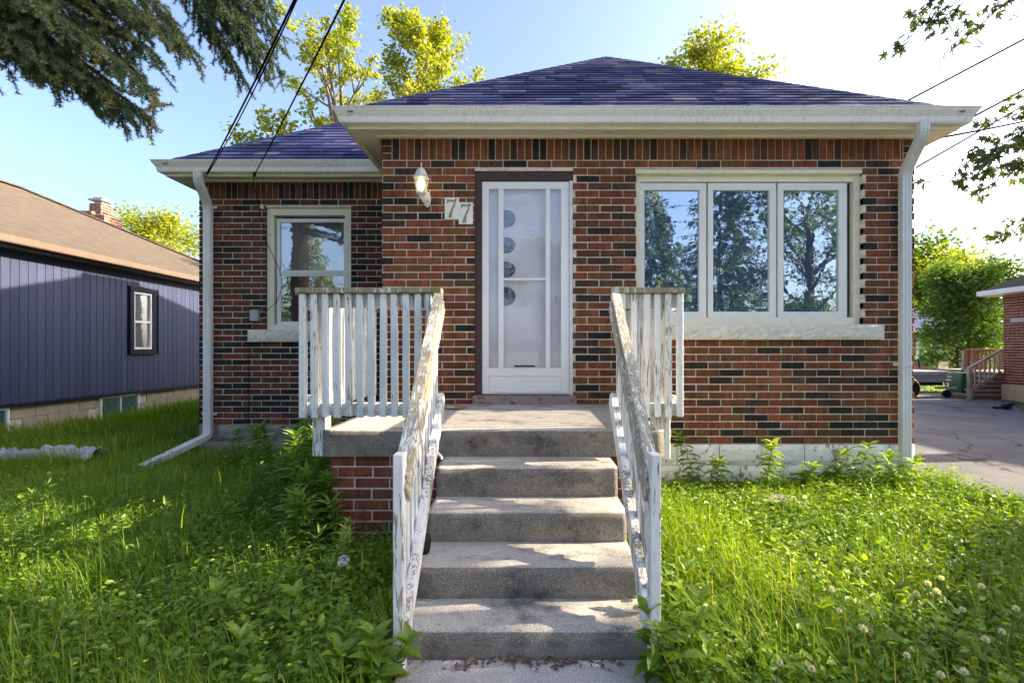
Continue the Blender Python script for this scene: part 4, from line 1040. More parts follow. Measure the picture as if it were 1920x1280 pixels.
for k in range(13):
    x = XP(1810, 14.6)+k*0.115; bx('deck_baluster', M['red_wood'], dk, x, x+0.045, 14.58, 14.62, 0.70, zt_-0.041, 0.003)
for x in (XP(1810, 14.6), 13.0): bx('deck_post', M['grey_wood'], dk, x, x+0.09, 14.65, 14.74, 0.0, zt_-0.05, 0.004)

# wheeled bin, trailer, leaning board, squirrel
bd = 13.6; b0, b1 = XP(1789, bd), XP(1815, bd)
bn = thing('wheeled_bin', 'dark green lidded wheeled bin beside the wooden stair', 'bin', ((b0+b1)/2, bd, 0))
zt_ = ZP(703, bd)
V8 = [(b0+.03,bd-.2,0.03),(b1-.03,bd-.2,0.03),(b1-.03,bd+.2,0.03),(b0+.03,bd+.2,0.03),(b0,bd-.24,zt_),(b1,bd-.24,zt_),(b1,bd+.24,zt_),(b0,bd+.24,zt_)]
MB().add(V8, [(0,3,2,1),(4,5,6,7),(0,1,5,4),(1,2,6,5),(2,3,7,6),(3,0,4,7)]).build('bin_body', M['bin'], bn, 0.02, 2)
bx('lid', M['bin'], bn, b0-.02, b1+.02, bd-.27, bd+.27, zt_, zt_+0.07, 0.02, 2)
bx('lid_handle', M['bin'], bn, b0+.05, b1-.05, bd+.27, bd+.33, zt_-0.02, zt_+0.03, 0.01)
for x in (b0+.02, b1-.06):
    MB().tube([(x, bd+.22, 0.09), (x+0.04, bd+.22, 0.09)], 0.09, 14).build('wheel', M['dark'], bn)
td = 13.9; t0, t1 = 9.0, XP(1747, td)
tr = thing('utility_trailer', 'grey steel box trailer with jockey wheel parked at the driveway end', 'trailer', (10.0, td, 0))
bx('trailer_box', M['silver'], tr, t0, t1, td-0.6, td+0.6, 0.42, ZP(703, td), 0.02, 2)
bx('trailer_cover', M['silver'], tr, t0-.03, t1+.02, td-0.63, td+0.63, ZP(702.9, td), ZP(694, td), 0.03, 2)
for k in range(3): bx('box_rib', M['silver'], tr, t0, t1+0.02, td-0.625, td-0.601, 0.46+k*0.09, 0.485+k*0.09, 0.004)
bx('chassis', M['dark'], tr, t0, t1-.1, td-0.5, td+0.5, 0.33, 0.4199, 0.01)
MB().tube([(XP(1702, td-.65), td-.75, 0.27), (XP(1702, td-.65), td-.62, 0.27)], 0.27, 20).build('wheel', M['dark'], tr, 0.02)
MB().tube([(t1-.04, td-.5, 0.42), (t1+0.02, td-.5, 0.2)], 0.03, 8).build('jockey_leg', M['silver'], tr)
MB().tube([(t1+.0, td-.53, 0.11), (t1+.0, td-.47, 0.11)], 0.105, 14).build('jockey_wheel', M['dark'], tr)
bx('tow_bar', M['silver'], tr, t1-.3, t1+.25, td-.53, td-.47, 0.24, 0.3, 0.005)
MB().tube([P(1724,690,td-.6), P(1722,672,td-.6)], 0.02, 6).build('prop_pole', M['dark'], tr)
lbd = 20.0
lbm = MB().poly([P(1755,712,lbd), P(1775,712,lbd), P(1779,678,lbd+.45), P(1761,678,lbd+.45)], (0.03,0.10,0)).build('leaning_board', M['cardboard'])
lbm.data.materials.clear(); lbm.data.materials.append(M['block_tan']); tag(lbm, 'pale rectangular board leaning upright on the far lawn', 'board')

# black squirrel on the driveway
sqd = 10.8; sq = thing('squirrel', 'small black squirrel crouching on the asphalt driveway', 'squirrel', (XP(1887, sqd), sqd, 0.0))
def skin_body(name, pts, edges, radii, mat, parent, subdiv=2):
    me = bpy.data.meshes.new(name)
    off = parent_world(parent); me.from_pydata([tuple(Vector(p)-off) for p in pts], edges, [])
    o = link(name, me, mat, parent)
    md = o.modifiers.new('skin', 'SKIN'); 
    for v, r in zip(me.skin_vertices[0].data, radii): v.radius = (r, r)
    me.skin_vertices[0].data[0].use_root = True
    s = o.modifiers.new('sub', 'SUBSURF'); s.levels = subdiv; s.render_levels = subdiv; return o
q = lambda u, w, z: (XP(1887, sqd)+u, sqd+w, z)
pts = [q(0,0,0.07), q(-0.07,0,0.065), q(-0.10,0,0.05), q(-0.16,0.01,0.035), q(-0.23,0.02,0.04), q(-0.28,0.02,0.05),
       q(0.06,0,0.085), q(0.10,0,0.115), q(0.13,-0.005,0.125), q(0.165,-0.01,0.115),
       q(-0.05,-0.04,0.045), q(-0.02,-0.045,0.015), q(0.02,-0.045,0.007), q(-0.05,0.04,0.045), q(-0.02,0.045,0.015), q(0.02,0.045,0.007),
       q(0.07,-0.03,0.05), q(0.075,-0.03,0.008), q(0.10,-0.03,0.006), q(0.07,0.03,0.05), q(0.075,0.03,0.008), q(0.10,0.03,0.006),
       q(0.125,-0.02,0.15), q(0.125,0.02,0.15)]
edges = [(0,1),(1,2),(2,3),(3,4),(4,5),(0,6),(6,7),(7,8),(8,9),(1,10),(10,11),(11,12),(1,13),(13,14),(14,15),(6,16),(16,17),(17,18),(6,19),(19,20),(20,21),(8,22),(8,23)]
rad = [0.048,0.052,0.03,0.026,0.03,0.018,0.04,0.03,0.03,0.012,0.03,0.014,0.009,0.03,0.014,0.009,0.018,0.010,0.008,0.018,0.010,0.008,0.008,0.008]
skin_body('body', pts, edges, rad, M['fur'], sq)
for s_ in (-1, 1):
    MB().lathe([(0.001,-0.004),(0.004,-0.002),(0.004,0.002),(0.001,0.004)], q(0.142, s_*0.024-0.004, 0.132), 6).build('eye', M['dark'], sq)

# far brick house across the back lawn
fd = 27.0
fh = thing('far_brick_house', 'distant brown brick cottage with blue roof and white window frames behind trees', 'house', (XP(1740, fd), fd, 0))
bx('wall', M['chimney_brick'], fh, 16.5, 26.5, fd, fd+8, 0.1, ZP(620, fd), 0)
bx('base_course', M['white_paint'], fh, 16.4, 26.6, fd-0.05, fd-0.001, -0.05, 0.14, 0.01)
e = ZP(618, fd); m = MB(); a, b, c_, d_ = (16,fd-.5,e), (27,fd-.5,e), (27,fd+8.5,e), (16,fd+8.5,e); t0, t1 = (20.5,fd+4,e+2.0), (22.5,fd+4,e+2.0)
for qd in ([a,b,t1,t0], [b,c_,t1], [c_,d_,t0,t1], [d_,a,t0]): m.poly(qd, (0,0,-0.06))
m.build('roof', M['shingle'], fh); bx('eave_trim', M['white_paint'], fh, 15.95, 27.05, fd-.56, fd-.502, e-0.14, e+0.01, 0.01)
def farwin(x0, x1, y0, y1, shut):
    w = ring(XP(x0,fd), XP(x1,fd), fd-0.08, fd-0.002, ZP(y1,fd), ZP(y0,fd), 0.09).build('window', M['white_paint'], fh)
    bx('pane', M['pane'], w, XP(x0,fd)+.07, XP(x1,fd)-.07, fd-0.05, fd-0.03, ZP(y1,fd)+.07, ZP(y0,fd)-.07, 0)
    bx('meeting_rail', M['white_paint'], w, XP(x0,fd)+.08, XP(x1,fd)-.08, fd-0.07, fd-0.051, ZP((y0+y1)/2,fd)-.04, ZP((y0+y1)/2,fd)+.04, 0)
    bx('sill', M['white_paint'], w, XP(x0,fd)-.12, XP(x1,fd)+.12, fd-0.16, fd-0.081, ZP(y1,fd)-.14, ZP(y1,fd)+.005, 0.01)
    if shut: bx('shutter', M['white_paint'], w, XP(x1,fd)+.02, XP(x1,fd)+.20, fd-0.06, fd-0.003, ZP(y1,fd), ZP(y0,fd), 0.01)
farwin(1716, 1729, 634, 669, True); farwin(1750, 1763, 639, 659, False)
struct(MB().add([(9.5,15.2,0.012),(28,15.2,0.012),(28,26.9,0.012),(9.5,26.9,0.012)], [(0,1,2,3)]).build('back_lawn_ground', M['soil']))

# ------------------------------------------------------------------ overhead wires
def wire(pts, rad, label, name='overhead_cable'):
    a, b = Vector(pts[0]), Vector(pts[-1]); P_ = []
    sag = pts[1] if len(pts) == 3 else 0.0
    for k in range(25):
        t = k/24; p = a.lerp(b, t); p.z -= sag*4*t*(1-t); P_.append(p)
    o = MB().tube(P_, rad, 6).build(name, M['wire']); tag(o, label, 'cable', 'overhead cables'); return o
wire((P(478,326,5.68), 0.02, P(700,-110,2.2)), 0.006, 'single black cable from the small anchor on the wing eave to the street')
wire((P(388,325,5.72), 0.04, P(628,-160,2.6)), 0.0075, 'black cable of the twisted pair above the wing downspout, thicker one')
wire((P(386,331,5.73), 0.09, P(626,-155,2.62)), 0.005, 'thinner slack black cable of the pair above the wing downspout')
wire((P(1600,243,9.0), 0.0, P(2050,5,7.5)), 0.016, 'thick black cable passing over the roof corner by the gutter end')
wire((P(1740,262,4.95), 0.03, P(2050,92,7.0)), 0.012, 'upper black cable leaving the eave corner beside the bay downspout')
wire((P(1742,262,4.95), 0.02, P(2050,198,7.5)), 0.010, 'lower black cable leaving the eave corner beside the bay downspout')
wire((P(1718,314,4.9), 0.01, P(2050,120,8.0)), 0.009, 'thin cable fixed to the side wall below the eave corner')
for k, (y, z) in enumerate(((-7.0, 7.6), (-7.6, 6.9), (-7.3, 6.2))):
    wire((Vector((-30, y, z+0.5)), 0.5, Vector((40, y-3, z))), 0.012, ('uppermost', 'middle', 'lowest')[k]+' street cable strung along the road opposite the house')
# ------------------------------------------------------------------ vegetation builders (numpy)
def unit(a): return a/np.maximum(np.linalg.norm(a, axis=-1, keepdims=True), 1e-9)
def blades(xyz, L, W, az, bend, rnd, bl=None):
    """curved tapering grass blades, 5 triangles each"""
    n = len(xyz); d = np.stack([np.cos(az), np.sin(az), np.zeros(n)], 1); s = np.stack([-np.sin(az), np.cos(az), np.zeros(n)], 1)
    V = np.zeros((n, 7, 3))
    for i, t in enumerate((0.0, 0.4, 0.75, 1.0)):
        c = xyz+d*(L*bend*t*t)[:, None]; c[:, 2] += L*(t-0.42*bend*t*t)
        w = W*(1.0, 0.85, 0.5, 0)[i]/2
        if i < 3: V[:, 2*i] = c-s*w[:, None]; V[:, 2*i+1] = c+s*w[:, None]
        else: V[:, 6] = c
    T = np.array([(0,1,3),(0,3,2),(2,3,5),(2,5,4),(4,5,6)])
    Fc = (np.arange(n)[:, None, None]*7+T[None]).reshape(-1, 3)
    return V.reshape(-1, 3), Fc, np.repeat(rnd, 5)
LEAF_UV = np.array([(0,0,0),(0.35,0,0),(0.7,0,0),(1,0,0),(0.32,0.5,1),(0.68,0.36,1),(0.32,-0.5,1),(0.68,-0.36,1)], float)
LEAF_T = np.array([(0,1,4),(4,1,2),(4,2,5),(5,2,3),(0,6,1),(6,2,1),(6,7,2),(7,3,2)])
MAPLE = [(0.0,0.0)]+[(0.18,-0.14),(0.06,-0.46),(0.30,-0.20),(0.66,-0.50),(0.54,-0.13),(1.1,0.0),(0.54,0.13),(0.66,0.50),(0.30,0.20),(0.06,0.46),(0.18,0.14)]
MAPLE_UV = np.array([(0.34,0,0)]+[(u, v, 1) for u, v in MAPLE], float)
MAPLE_T = np.array([(0, i, i+1) for i in range(1, 12)]+[(0, 12, 1)])
RH_UV = np.array([(0,0,0),(0.5,0.42,1),(1,0,0),(0.5,-0.42,1)], float); RH_T = np.array([(0,3,1),(1,3,2)])
def leaves(pos, d, nrm, L, W, rnd, fold=0.12, curl=0.15, kind='leaf'):
    UV, T = {'leaf': (LEAF_UV, LEAF_T), 'maple': (MAPLE_UV, MAPLE_T), 'rhomb': (RH_UV, RH_T)}[kind]
    d = unit(d); s = unit(np.cross(nrm, d)); nn = np.cross(d, s)
    n = len(pos); u = UV[:, 0][None, :, None]; v = UV[:, 1][None, :, None]; f = UV[:, 2][None, :, None]
    L = np.asarray(L)[:, None, None]; W = np.asarray(W)[:, None, None]
    V = pos[:, None]+d[:, None]*(u*L)+s[:, None]*(v*W)+nn[:, None]*(f*fold*W-curl*u*u*L)
    Fc = (np.arange(n)[:, None, None]*len(UV)+T[None]).reshape(-1, 3)
    return V.reshape(-1, 3), Fc, np.repeat(rnd, len(T))
def cat(parts):
    V = []; Fc = []; r = []; b = 0
    for v, f, q in parts: V.append(v); Fc.append(f+b); r.append(q); b += len(v)
    return np.concatenate(V), np.concatenate(Fc), np.concatenate(r)
def vobj(name, parts, mat, parent=None, **kw):
    V, Fc, r = cat(parts) if isinstance(parts, list) else parts
    off = np.array(parent_world(parent)) if parent is not None else 0.0
    return link(name, nmesh(name, V-off, Fc, np.clip(r, 0, 1)), mat, parent, **kw)
def rnd_dir(n, zlo=-1, zhi=1, g=rng):
    z = g.uniform(zlo, zhi, n); a = g.uniform(0, 2*np.pi, n); q = np.sqrt(np.maximum(0, 1-z*z))
    return np.stack([q*np.cos(a), q*np.sin(a), z], 1)

# ------------------------------------------------------------------ trees
def branch_tubes(segs, mat, name, parent, nside=6):
    m = MB()
    for pts, r in segs: m.tube(pts, r, nside, caps=False)
    return m.build(name, mat, parent, smooth=True)
def grow(rs_, start, dirn, length, r0, level, segs, tips, maxlev, droop=0.0, spread=0.9, kids=(3, 5)):
    n = 5; pts = [Vector(start)]; d = Vector(dirn).normalized(); rad = [r0]
    for i in range(n):
        d = (d+Vector((rs_.gauss(0, 0.10), rs_.gauss(0, 0.10), rs_.gauss(0.03-droop, 0.07)))).normalized()
        pts.append(pts[-1]+d*(length/n)); rad.append(r0*(1-0.75*(i+1)/n)+0.002)
    segs.append((pts, rad))
    if level >= maxlev:
        tips.append((pts[-1], d)); tips.append((pts[-3], d)); return
    for k in range(rs_.randint(*kids)):
        i = rs_.randint(2, n); p = pts[i]
        ax = Vector((rs_.gauss(0, 1), rs_.gauss(0, 1), rs_.gauss(0.1, 0.6))).normalized()
        nd = (d+ax*spread).normalized()
        grow(rs_, p, nd, length*rs_.uniform(0.45, 0.7), rad[i]*0.7, level+1, segs, tips, maxlev, droop, spread, kids)
    tips.append((pts[-1], d))
def tree(name, label, base, H, z0, cr, nleaf, lsize, lmat, seed, bark='bark', kind='rhomb', limbs=14, maxlev=2, sigma=0.25, up=0.5, trunk_r=None, group=None, cat_='tree', extra=None, aspect=0.75, kids=(3, 5), lean=(0, 0), droop=0.0):
    rs_ = random.Random(seed); g = np.random.default_rng(seed)
    t = thing(name, label, cat_, base, group)
    b = Vector(base); tr_ = trunk_r or H*0.018
    tp = []; x = b.copy()
    for k in range(9):
        f = k/8; tp.append(Vector((b.x+lean[0]*f+rs_.gauss(0, 0.02*H*f*0.5), b.y+lean[1]*f+rs_.gauss(0, 0.02*H*f*0.5), b.z-0.1+H*0.86*f)))
    MB().tube(tp, [tr_*(1.25-1.12*(k/8)) for k in range(9)], 9, caps=False).build('trunk', M[bark], t, smooth=True)
    segs = []; tips = []
    for k in range(limbs):
        f = (k+rs_.random())/limbs; z = z0+(H*0.86-z0)*f*0.95
        i = min(7, int((z+0.1)/(H*0.86)*8)); fr_ = (z+0.1)/(H*0.86)*8-i
        p = tp[i].lerp(tp[i+1], max(0, min(1, fr_)))
        a = k*2.4+rs_.uniform(-0.5, 0.5); w = cr*math.sin(math.pi*(0.18+0.72*f))**0.7
        grow(rs_, p, (math.cos(a), math.sin(a), up+0.7*f), w*0.72, tr_*(0.55-0.38*f), 1, segs, tips, maxlev, droop, kids=kids)
    branch_tubes(segs, M[bark], 'limb', t, 5)
    T = np.array([tuple(p) for p, d in tips]); n = nleaf
    idx = g.integers(0, len(T), n); pos = T[idx]+g.normal(0, sigma, (n, 3))*np.array([1, 1, 0.8])
    d = rnd_dir(n, -0.7, 0.5, g); nr = unit(rnd_dir(n, 0.0, 1, g)+np.array([0,0,0.5]))
    L = lsize*g.uniform(0.65, 1.25, n)
    clump = g.random(len(T))[idx]
    vobj('crown', leaves(pos, d, nr, L, L*aspect, np.clip(0.55*clump+0.45*g.random(n), 0, 1), kind=kind), M[lmat], t)
    return t, tips

# airy spring trees standing behind the house
tree('poplar_tree', 'airy yellow-green young tree rising behind the bay roof corner, the tallest one', (XP(640, 17), 17, 0), ZP(10, 17), 4.5, 3.3, 6500, 0.15, 'poplar', 3, 'bark_pale', limbs=20, up=1.3, sigma=0.12, group=None, kids=(2, 4), lean=(-0.2, 0))
tree('poplar_tree', 'full yellow-green spring tree behind the roof, between the tall airy tree and the roof peak', (XP(785, 16), 16, 0), ZP(-5, 16), 4.5, 3.0, 10000, 0.15, 'poplar', 8, 'bark_pale', limbs=22, up=1.4, sigma=0.14, kids=(3, 4))
tree('poplar_tree', 'small airy yellow-green tree peeking over the wing roof', (XP(515, 16), 16, 0), ZP(170, 16), 3.6, 1.7, 2300, 0.17, 'poplar', 13, 'bark_pale', limbs=11, up=1.0, sigma=0.16, kids=(2, 3), lean=(-0.3, 0))
tree('lime_tree', 'bright lime-green tree crown showing above the roof beyond its peak', (XP(1330, 20), 20, 0), ZP(18, 20), 6.5, 2.7, 8500, 0.19, 'poplar', 21, 'bark_pale', limbs=18, up=1.3, sigma=0.26)
tree('hedge_tree', 'low yellow-green tree in the gap between the two houses', (XP(300, 27), 27, 0), ZP(408, 27), 2.2, 3.4, 9000, 0.2, 'poplar', 31, limbs=14, up=0.9, sigma=0.35)
tree('maple_tree', 'dense green maple standing beside the wooden deck at the driveway end', (XP(1815, 18.5), 18.5, 0), ZP(520, 18.5), 1.0, 2.1, 9500, 0.16, 'green_tree', 41, limbs=20, up=0.7, sigma=0.24, kind='maple', aspect=1.0)
tree('bushy_tree', 'yellow-green bushy tree behind the far brick cottage', (XP(1735, 38), 38, 0), ZP(545, 38), 2.0, 5.0, 9000, 0.34, 'poplar', 43, limbs=14, up=0.9, sigma=0.6)
tree('dark_tree', 'mid green tree far behind the cottage, beside the bushy yellow-green one', (XP(1765, 46), 46, 0), ZP(545, 46), 2.0, 6.0, 7000, 0.42, 'green_tree', 44, limbs=14, up=0.9, sigma=0.7)
tree('garden_shrub', 'green shrub leaning over the lawn below the cottage window', (XP(1795, 22), 22, 0), 3.3, 0.2, 1.7, 4500, 0.2, 'green_tree', 45, limbs=12, up=0.6, sigma=0.3, cat_='shrub')
tree('far_tree', 'distant leafy tree beyond the back garden, at the red brick house', (30, 40, 0), 7.5, 1.2, 6.0, 7000, 0.42, 'green_tree', 47, limbs=14, up=0.7, sigma=0.7)

# big maple beside the driveway: its twigs hang into view, its crown dapples the roof and steps
mb = Vector((9.2, 1.5, 0))
mt, _ = tree('silver_maple', 'large maple with drooping twigs overhanging the driveway beside the cables', tuple(mb), 11.0, 5.6, 2.5, 9500, 0.17, 'maple', 51, lean=(-0.6, 2.3), limbs=18, up=0.5, sigma=0.32, kind='maple', aspect=1.0, trunk_r=0.2)
tree('roof_shade_tree', 'tall sparse unseen tree added to dapple the bay roof, between the driveway and the red brick house', (11.3, 6.7, 0), 13.0, 7.8, 2.2, 3600, 0.18, 'maple', 53, limbs=12, up=0.6, sigma=0.3)  # added out of view so its leaves break up the sun on the bay roof
def spray(tips_, start, nl, size, seed, bare=0):
    """slender drooping limb with leafy side twigs"""
    r = random.Random(seed); g = np.random.default_rng(seed); segs = []; pos = []; dirs = []
    for tip in tips_:
        a = Vector(start); b = Vector(tip); pts = []
        for k in range(9):
            f = k/8; p = a.lerp(b, f); p.z += 0.35*math.sin(f*math.pi)*(a-b).length*0.22; p += Vector((r.gauss(0,.03), r.gauss(0,.03), r.gauss(0,.02))); pts.append(p)
        pts[-1] = b; segs.append((pts, [0.022*(1-0.88*k/8) for k in range(9)]))
        for k in range(4, 9):
            for q in range(3):
                p = pts[k].lerp(pts[k-1], r.random()); dv = Vector((r.gauss(-0.5,.7), r.gauss(0,.7), r.gauss(-0.25,.35))).normalized()*r.uniform(0.12, 0.34)
                mid = p+dv*0.5+Vector((0,0,0.02)); e = p+dv; segs.append(([p, mid, e], [0.005, 0.0035, 0.002]))
                if bare and r.random() < bare: 
                    e2 = e+Vector((r.gauss(0,.15), r.gauss(0,.1), -0.2)); segs.append(([e, (e+e2)/2+Vector((0.04,0,-.03)), e2], [0.003,0.0025,0.0015])); continue
                for _ in range(nl): pos.append(p.lerp(e, r.uniform(0.3, 1.05))+Vector((r.gauss(0,.03), r.gauss(0,.03), r.gauss(0,.03)))); dirs.append(dv.normalized())
    branch_tubes(segs, M['bark'], 'twig', mt, 5)
    n = len(pos); pos = np.array([tuple(p) for p in pos]); d = unit(np.array([tuple(v) for v in dirs])*0.7+rnd_dir(n, -0.9, 0.2, g)); nr = unit(rnd_dir(n, -0.2, 1, g))
    L = size*g.uniform(0.6, 1.2, n)
    vobj('leaves', leaves(pos, d, nr, L, L*0.95, g.random(n), kind='maple', curl=0.3), M['maple'], mt)
spray([P(1738,345,5.2), P(1800,300,5.4), P(1850,240,5.6), P(1785,340,5.1), P(1880,310,5.6), P(1900,225,5.8), P(1855,350,5.4)], (8.4, 5.0, 4.3), 11, 0.10, 61)
spray([P(1695,78,4.6), P(1740,55,4.7), P(1790,30,4.8), P(1720,20,4.9), P(1840,40,4.9), P(1870,10,5.0)], (8.0, 4.4, 6.4), 12, 0.09, 62)
spray([P(1760,118,4.7), P(1830,95,4.9)], (8.2, 4.5, 6.3), 1, 0.07, 63, bare=0.9)
spray([P(1895,440,6.4), P(1880,455,6.5)], (8.6, 5.4, 4.0), 10, 0.10, 64)
spray([P(1800,375,5.3)], (8.4, 5.2, 4.4), 1, 0.08, 65, bare=0.8)

# evergreen screen out of frame, placed and shaped to shade the near lawn and lower steps
def coarse_conifer(name, label, base, H, rad_, seed, n=9000, group=None, sz=0.16, mat='spruce', me=None, taper=0.85):
    t = thing(name, label, 'tree', base, group); g = np.random.default_rng(seed)
    MB().tube([base, (base[0], base[1], base[2]+H*0.95)], [H*0.016, 0.02], 8).build('trunk', M['bark'], t)
    if me is None:
        f = np.sqrt(g.random(n)) if taper > 0.5 else g.random(n); f = 1-f*0.985; a = g.random(n)*6.283; lay = np.floor(f*26)/26+g.normal(0, 0.006, n)
        rr = rad_*(1-lay)**taper*np.sqrt(g.uniform(0.12, 1, n))*(0.75+0.35*np.sin(a*5+lay*40))
        pos = np.stack([rr*np.cos(a), rr*np.sin(a), 0.25+lay*H*0.98-rr*0.22], 1)
        d = np.stack([np.cos(a), np.sin(a), g.normal(-0.35, 0.3, n)], 1)+rnd_dir(n, -1, 1, g)*0.5
        L = sz*g.uniform(0.7, 1.5, n)
        V, Fc, r = leaves(pos, d, unit(rnd_dir(n, 0.2, 1, g)), L*1.5, L*0.5, g.random(n), kind='rhomb')
        me = nmesh('crown', V, Fc, r)
    return t, link('crown', me, M[mat], t)
coarse_conifer('cedar_tree', 'tall unseen column-shaped cedar shading the near lawn, in front of the red brick house', (16.6, 1.15, 0), 15.5, 3.0, 71, 26000, sz=0.5, taper=0.13)
# trees across the street (they show in the window reflections)
S = 'trees across the street'
t_, cr_ = coarse_conifer('spruce_tree', 'spruce across the street mirrored in the picture window', (6.4, -16.5, 0), 10.5, 3.4, 81, 14000, S, 0.22)
coarse_conifer('spruce_tree', 'spruce across the street mirrored in the picture window', (10.6, -18, 0), 13.5, 3.8, 82, 14000, S, 0.22, me=None)
coarse_conifer('spruce_tree', 'spruce across the street mirrored in the picture window', (-12.5, -17, 0), 9.0, 2.8, 83, 7000, S, 0.22)
tree('street_tree', 'leafy deciduous tree across the street facing the house', (15.0, -17, 0), 13.0, 1.2, 4.6, 16000, 0.22, 'maple', 91, limbs=20, up=0.6, sigma=0.35, group=S)
tree('street_tree', 'leafy deciduous tree across the street facing the house', (-8, -19, 0), 9.5, 1.5, 3.6, 9000, 0.22, 'green_tree', 92, limbs=18, up=0.6, sigma=0.4, group=S)
tree('street_tree', 'leafy deciduous tree across the street facing the house', (1.0, -22, 0), 8.0, 1.5, 3.8, 8000, 0.24, 'maple', 93, limbs=16, up=0.6, sigma=0.4, group=S)
tree('street_tree', 'leafy deciduous tree across the street facing the house', (22.0, -20, 0), 9.0, 1.0, 4.0, 9000, 0.24, 'green_tree', 94, limbs=16, up=0.6, sigma=0.4, group=S)
tree('street_tree', 'leafy deciduous tree across the street facing the house', (-21.0, -17, 0), 9.0, 1.0, 4.0, 8000, 0.24, 'maple', 95, limbs=16, up=0.6, sigma=0.4, group=S)

# ---- blue spruce whose branch ends hang into the top of the picture
sp_base = (-4.7, 1.7, 0.0)
spruce = thing('blue_spruce', 'blue spruce with drooping needle branches hanging over the front lawn', 'tree', sp_base)
MB().tube([(-4.7,1.7,-0.1),(-4.68,1.72,4),(-4.7,1.7,9),(-4.7,1.7,12.5)], [0.2,0.16,0.09,0.02], 10).build('trunk', M['bark'], spruce)
def needles(g, p0, p1, per_m, nl, nw, tone):
    """needles set round a list of twig segments"""
    seg = p1-p0; ln = np.linalg.norm(seg, axis=1); cnt = np.maximum(3, (ln*per_m).astype(int)); idx = np.repeat(np.arange(len(p0)), cnt)
    n = len(idx); f = g.random(n); d0 = unit(seg)[idx]
    q = rnd_dir(n, -1, 1, g); q = unit(q-d0*np.sum(q*d0, 1, keepdims=True)); q[:, 2] += 0.12
    nd = unit(q+d0*0.5); s = unit(np.cross(nd, rnd_dir(n, -1, 1, g)))
    L = nl*g.uniform(0.7, 1.15, n); b = p0[idx]+seg[idx]*f[:, None]
    V = np.stack([b-s*nw*0.62, b+s*nw*0.62, b+nd*L[:, None]*1.06], 1).reshape(-1, 3)
    Fc = np.arange(n*3).reshape(-1, 3)
    rr = np.clip(tone[idx]+g.normal(0, 0.12, n), 0, 1); return V, Fc, rr
def spruce_branch(r, a, b, tl, nside, segs, tw, sag=0.25):
    a = Vector(a); b = Vector(b); pts = []
    for k in range(11):
        f = k/10; p = a.lerp(b, f); p.z += sag*math.sin(f*math.pi)*0.6; pts.append(p)
    segs.append((pts, [0.016*(1-0.85*k/10)+0.002 for k in range(11)]))
    for k in range(1, 11): tw.append((pts[k-1], pts[k], 0.4))
    ax = (b-a).normalized(); sd = ax.cross(Vector((0,0,1))).normalized()
    for k in range(nside):
        f = 0.08+0.9*(k+r.random()*0.6)/nside; i = min(9, int(f*10)); p = pts[i].lerp(pts[i+1], f*10-i)
        s_ = 1 if k % 2 else -1; L = tl*(1.15-0.75*f)*r.uniform(0.7, 1.2)
        d = (ax*0.75+sd*s_*r.uniform(0.45, 0.9)+Vector((0,0,r.uniform(-0.75, -0.1)))).normalized(); tone = r.uniform(0.15, 0.75)
        q = p; pr = [p]
        for j in range(4):
            d = (d+Vector((r.gauss(0,.06), r.gauss(0,.06), -0.07))).normalized(); e = q+d*L/4; tw.append((q, e, tone)); q = e; pr.append(e)
        segs.append((pr, [0.004, 0.0035, 0.003, 0.0025, 0.002]))
        for j in range(r.randint(2, 4)):
            w = pr[r.randint(1, 4)]; dd = (d+Vector((r.gauss(0,.6), r.gauss(0,.6), r.gauss(-.2,.35)))).normalized(); e = w+dd*r.uniform(0.05, 0.13)
            tw.append((w, e, min(1, tone+r.uniform(0, 0.35)))); segs.append(([w, e], [0.0022, 0.0015]))
rs5 = random.Random(5); g5 = np.random.default_rng(5)
segs = []; tw = []
for tip, dd in (((95,140),2.95), ((165,165),3.0), ((255,210),3.05), ((300,180),3.0), ((345,90),3.2), ((250,110),3.1), ((30,90),2.9), ((130,60),2.9), ((215,40),3.15), ((320,25),3.3), ((60,20),2.85), ((375,105),3.25), ((185,100),3.3), ((140,110),3.0), ((215,160),3.05), ((275,150),3.1), ((60,110),2.95), ((110,20),3.0), ((180,20),3.1), ((270,50),3.2), ((300,110),3.15), ((225,215),3.1), ((285,222),3.1), ((20,30),2.85), ((240,75),3.25), ((340,50),3.25)):
    b = P(tip[0], tip[1], dd); st = Vector((-4.55+rs5.uniform(-.1,.1), 1.85, b.z+rs5.uniform(0.75, 1.25)))
    mid = b+(st-b)*0.42
    segs.append(([st, mid+Vector((0,0,0.15))], [0.03, 0.016]))
    spruce_branch(rs5, mid+Vector((0,0,0.15)), b, 0.32, 34, segs, tw, 0.10)
branch_tubes(segs, M['bark'], 'branch', spruce, 5)
vobj('needles', needles(g5, np.array([tuple(a) for a, b, t in tw]), np.array([tuple(b) for a, b, t in tw]), 900, 0.023, 0.0036, np.array([t for a, b, t in tw])), M['spruce'], spruce)
segs = []; tw = []
for tip, dd in (((400,70),4.4), ((425,115),4.4), ((455,150),4.35), ((505,145),4.35), ((530,140),4.45), ((520,60),4.5), ((470,60),4.6), ((425,20),4.5), ((530,95),4.5), ((490,20),4.6), ((440,60),4.5), ((495,95),4.45), ((410,35),4.45), ((480,120),4.4), ((515,20),4.5)):
    b = P(tip[0], tip[1], dd); st = Vector((-3.0, 3.7, b.z+rs5.uniform(1.0, 1.4)))
    mid = b+(st-b)*0.5
    segs.append(([st, mid], [0.02, 0.012])); spruce_branch(rs5, mid, b, 0.26, 22, segs, tw, 0.05)
segs.append(([Vector((-4.6,1.9,6.0)), Vector((-3.6,3.0,5.6)), Vector((-3.0,3.7,4.6))], [0.05, 0.035, 0.02]))
branch_tubes(segs, M['bark'], 'branch', spruce, 5)
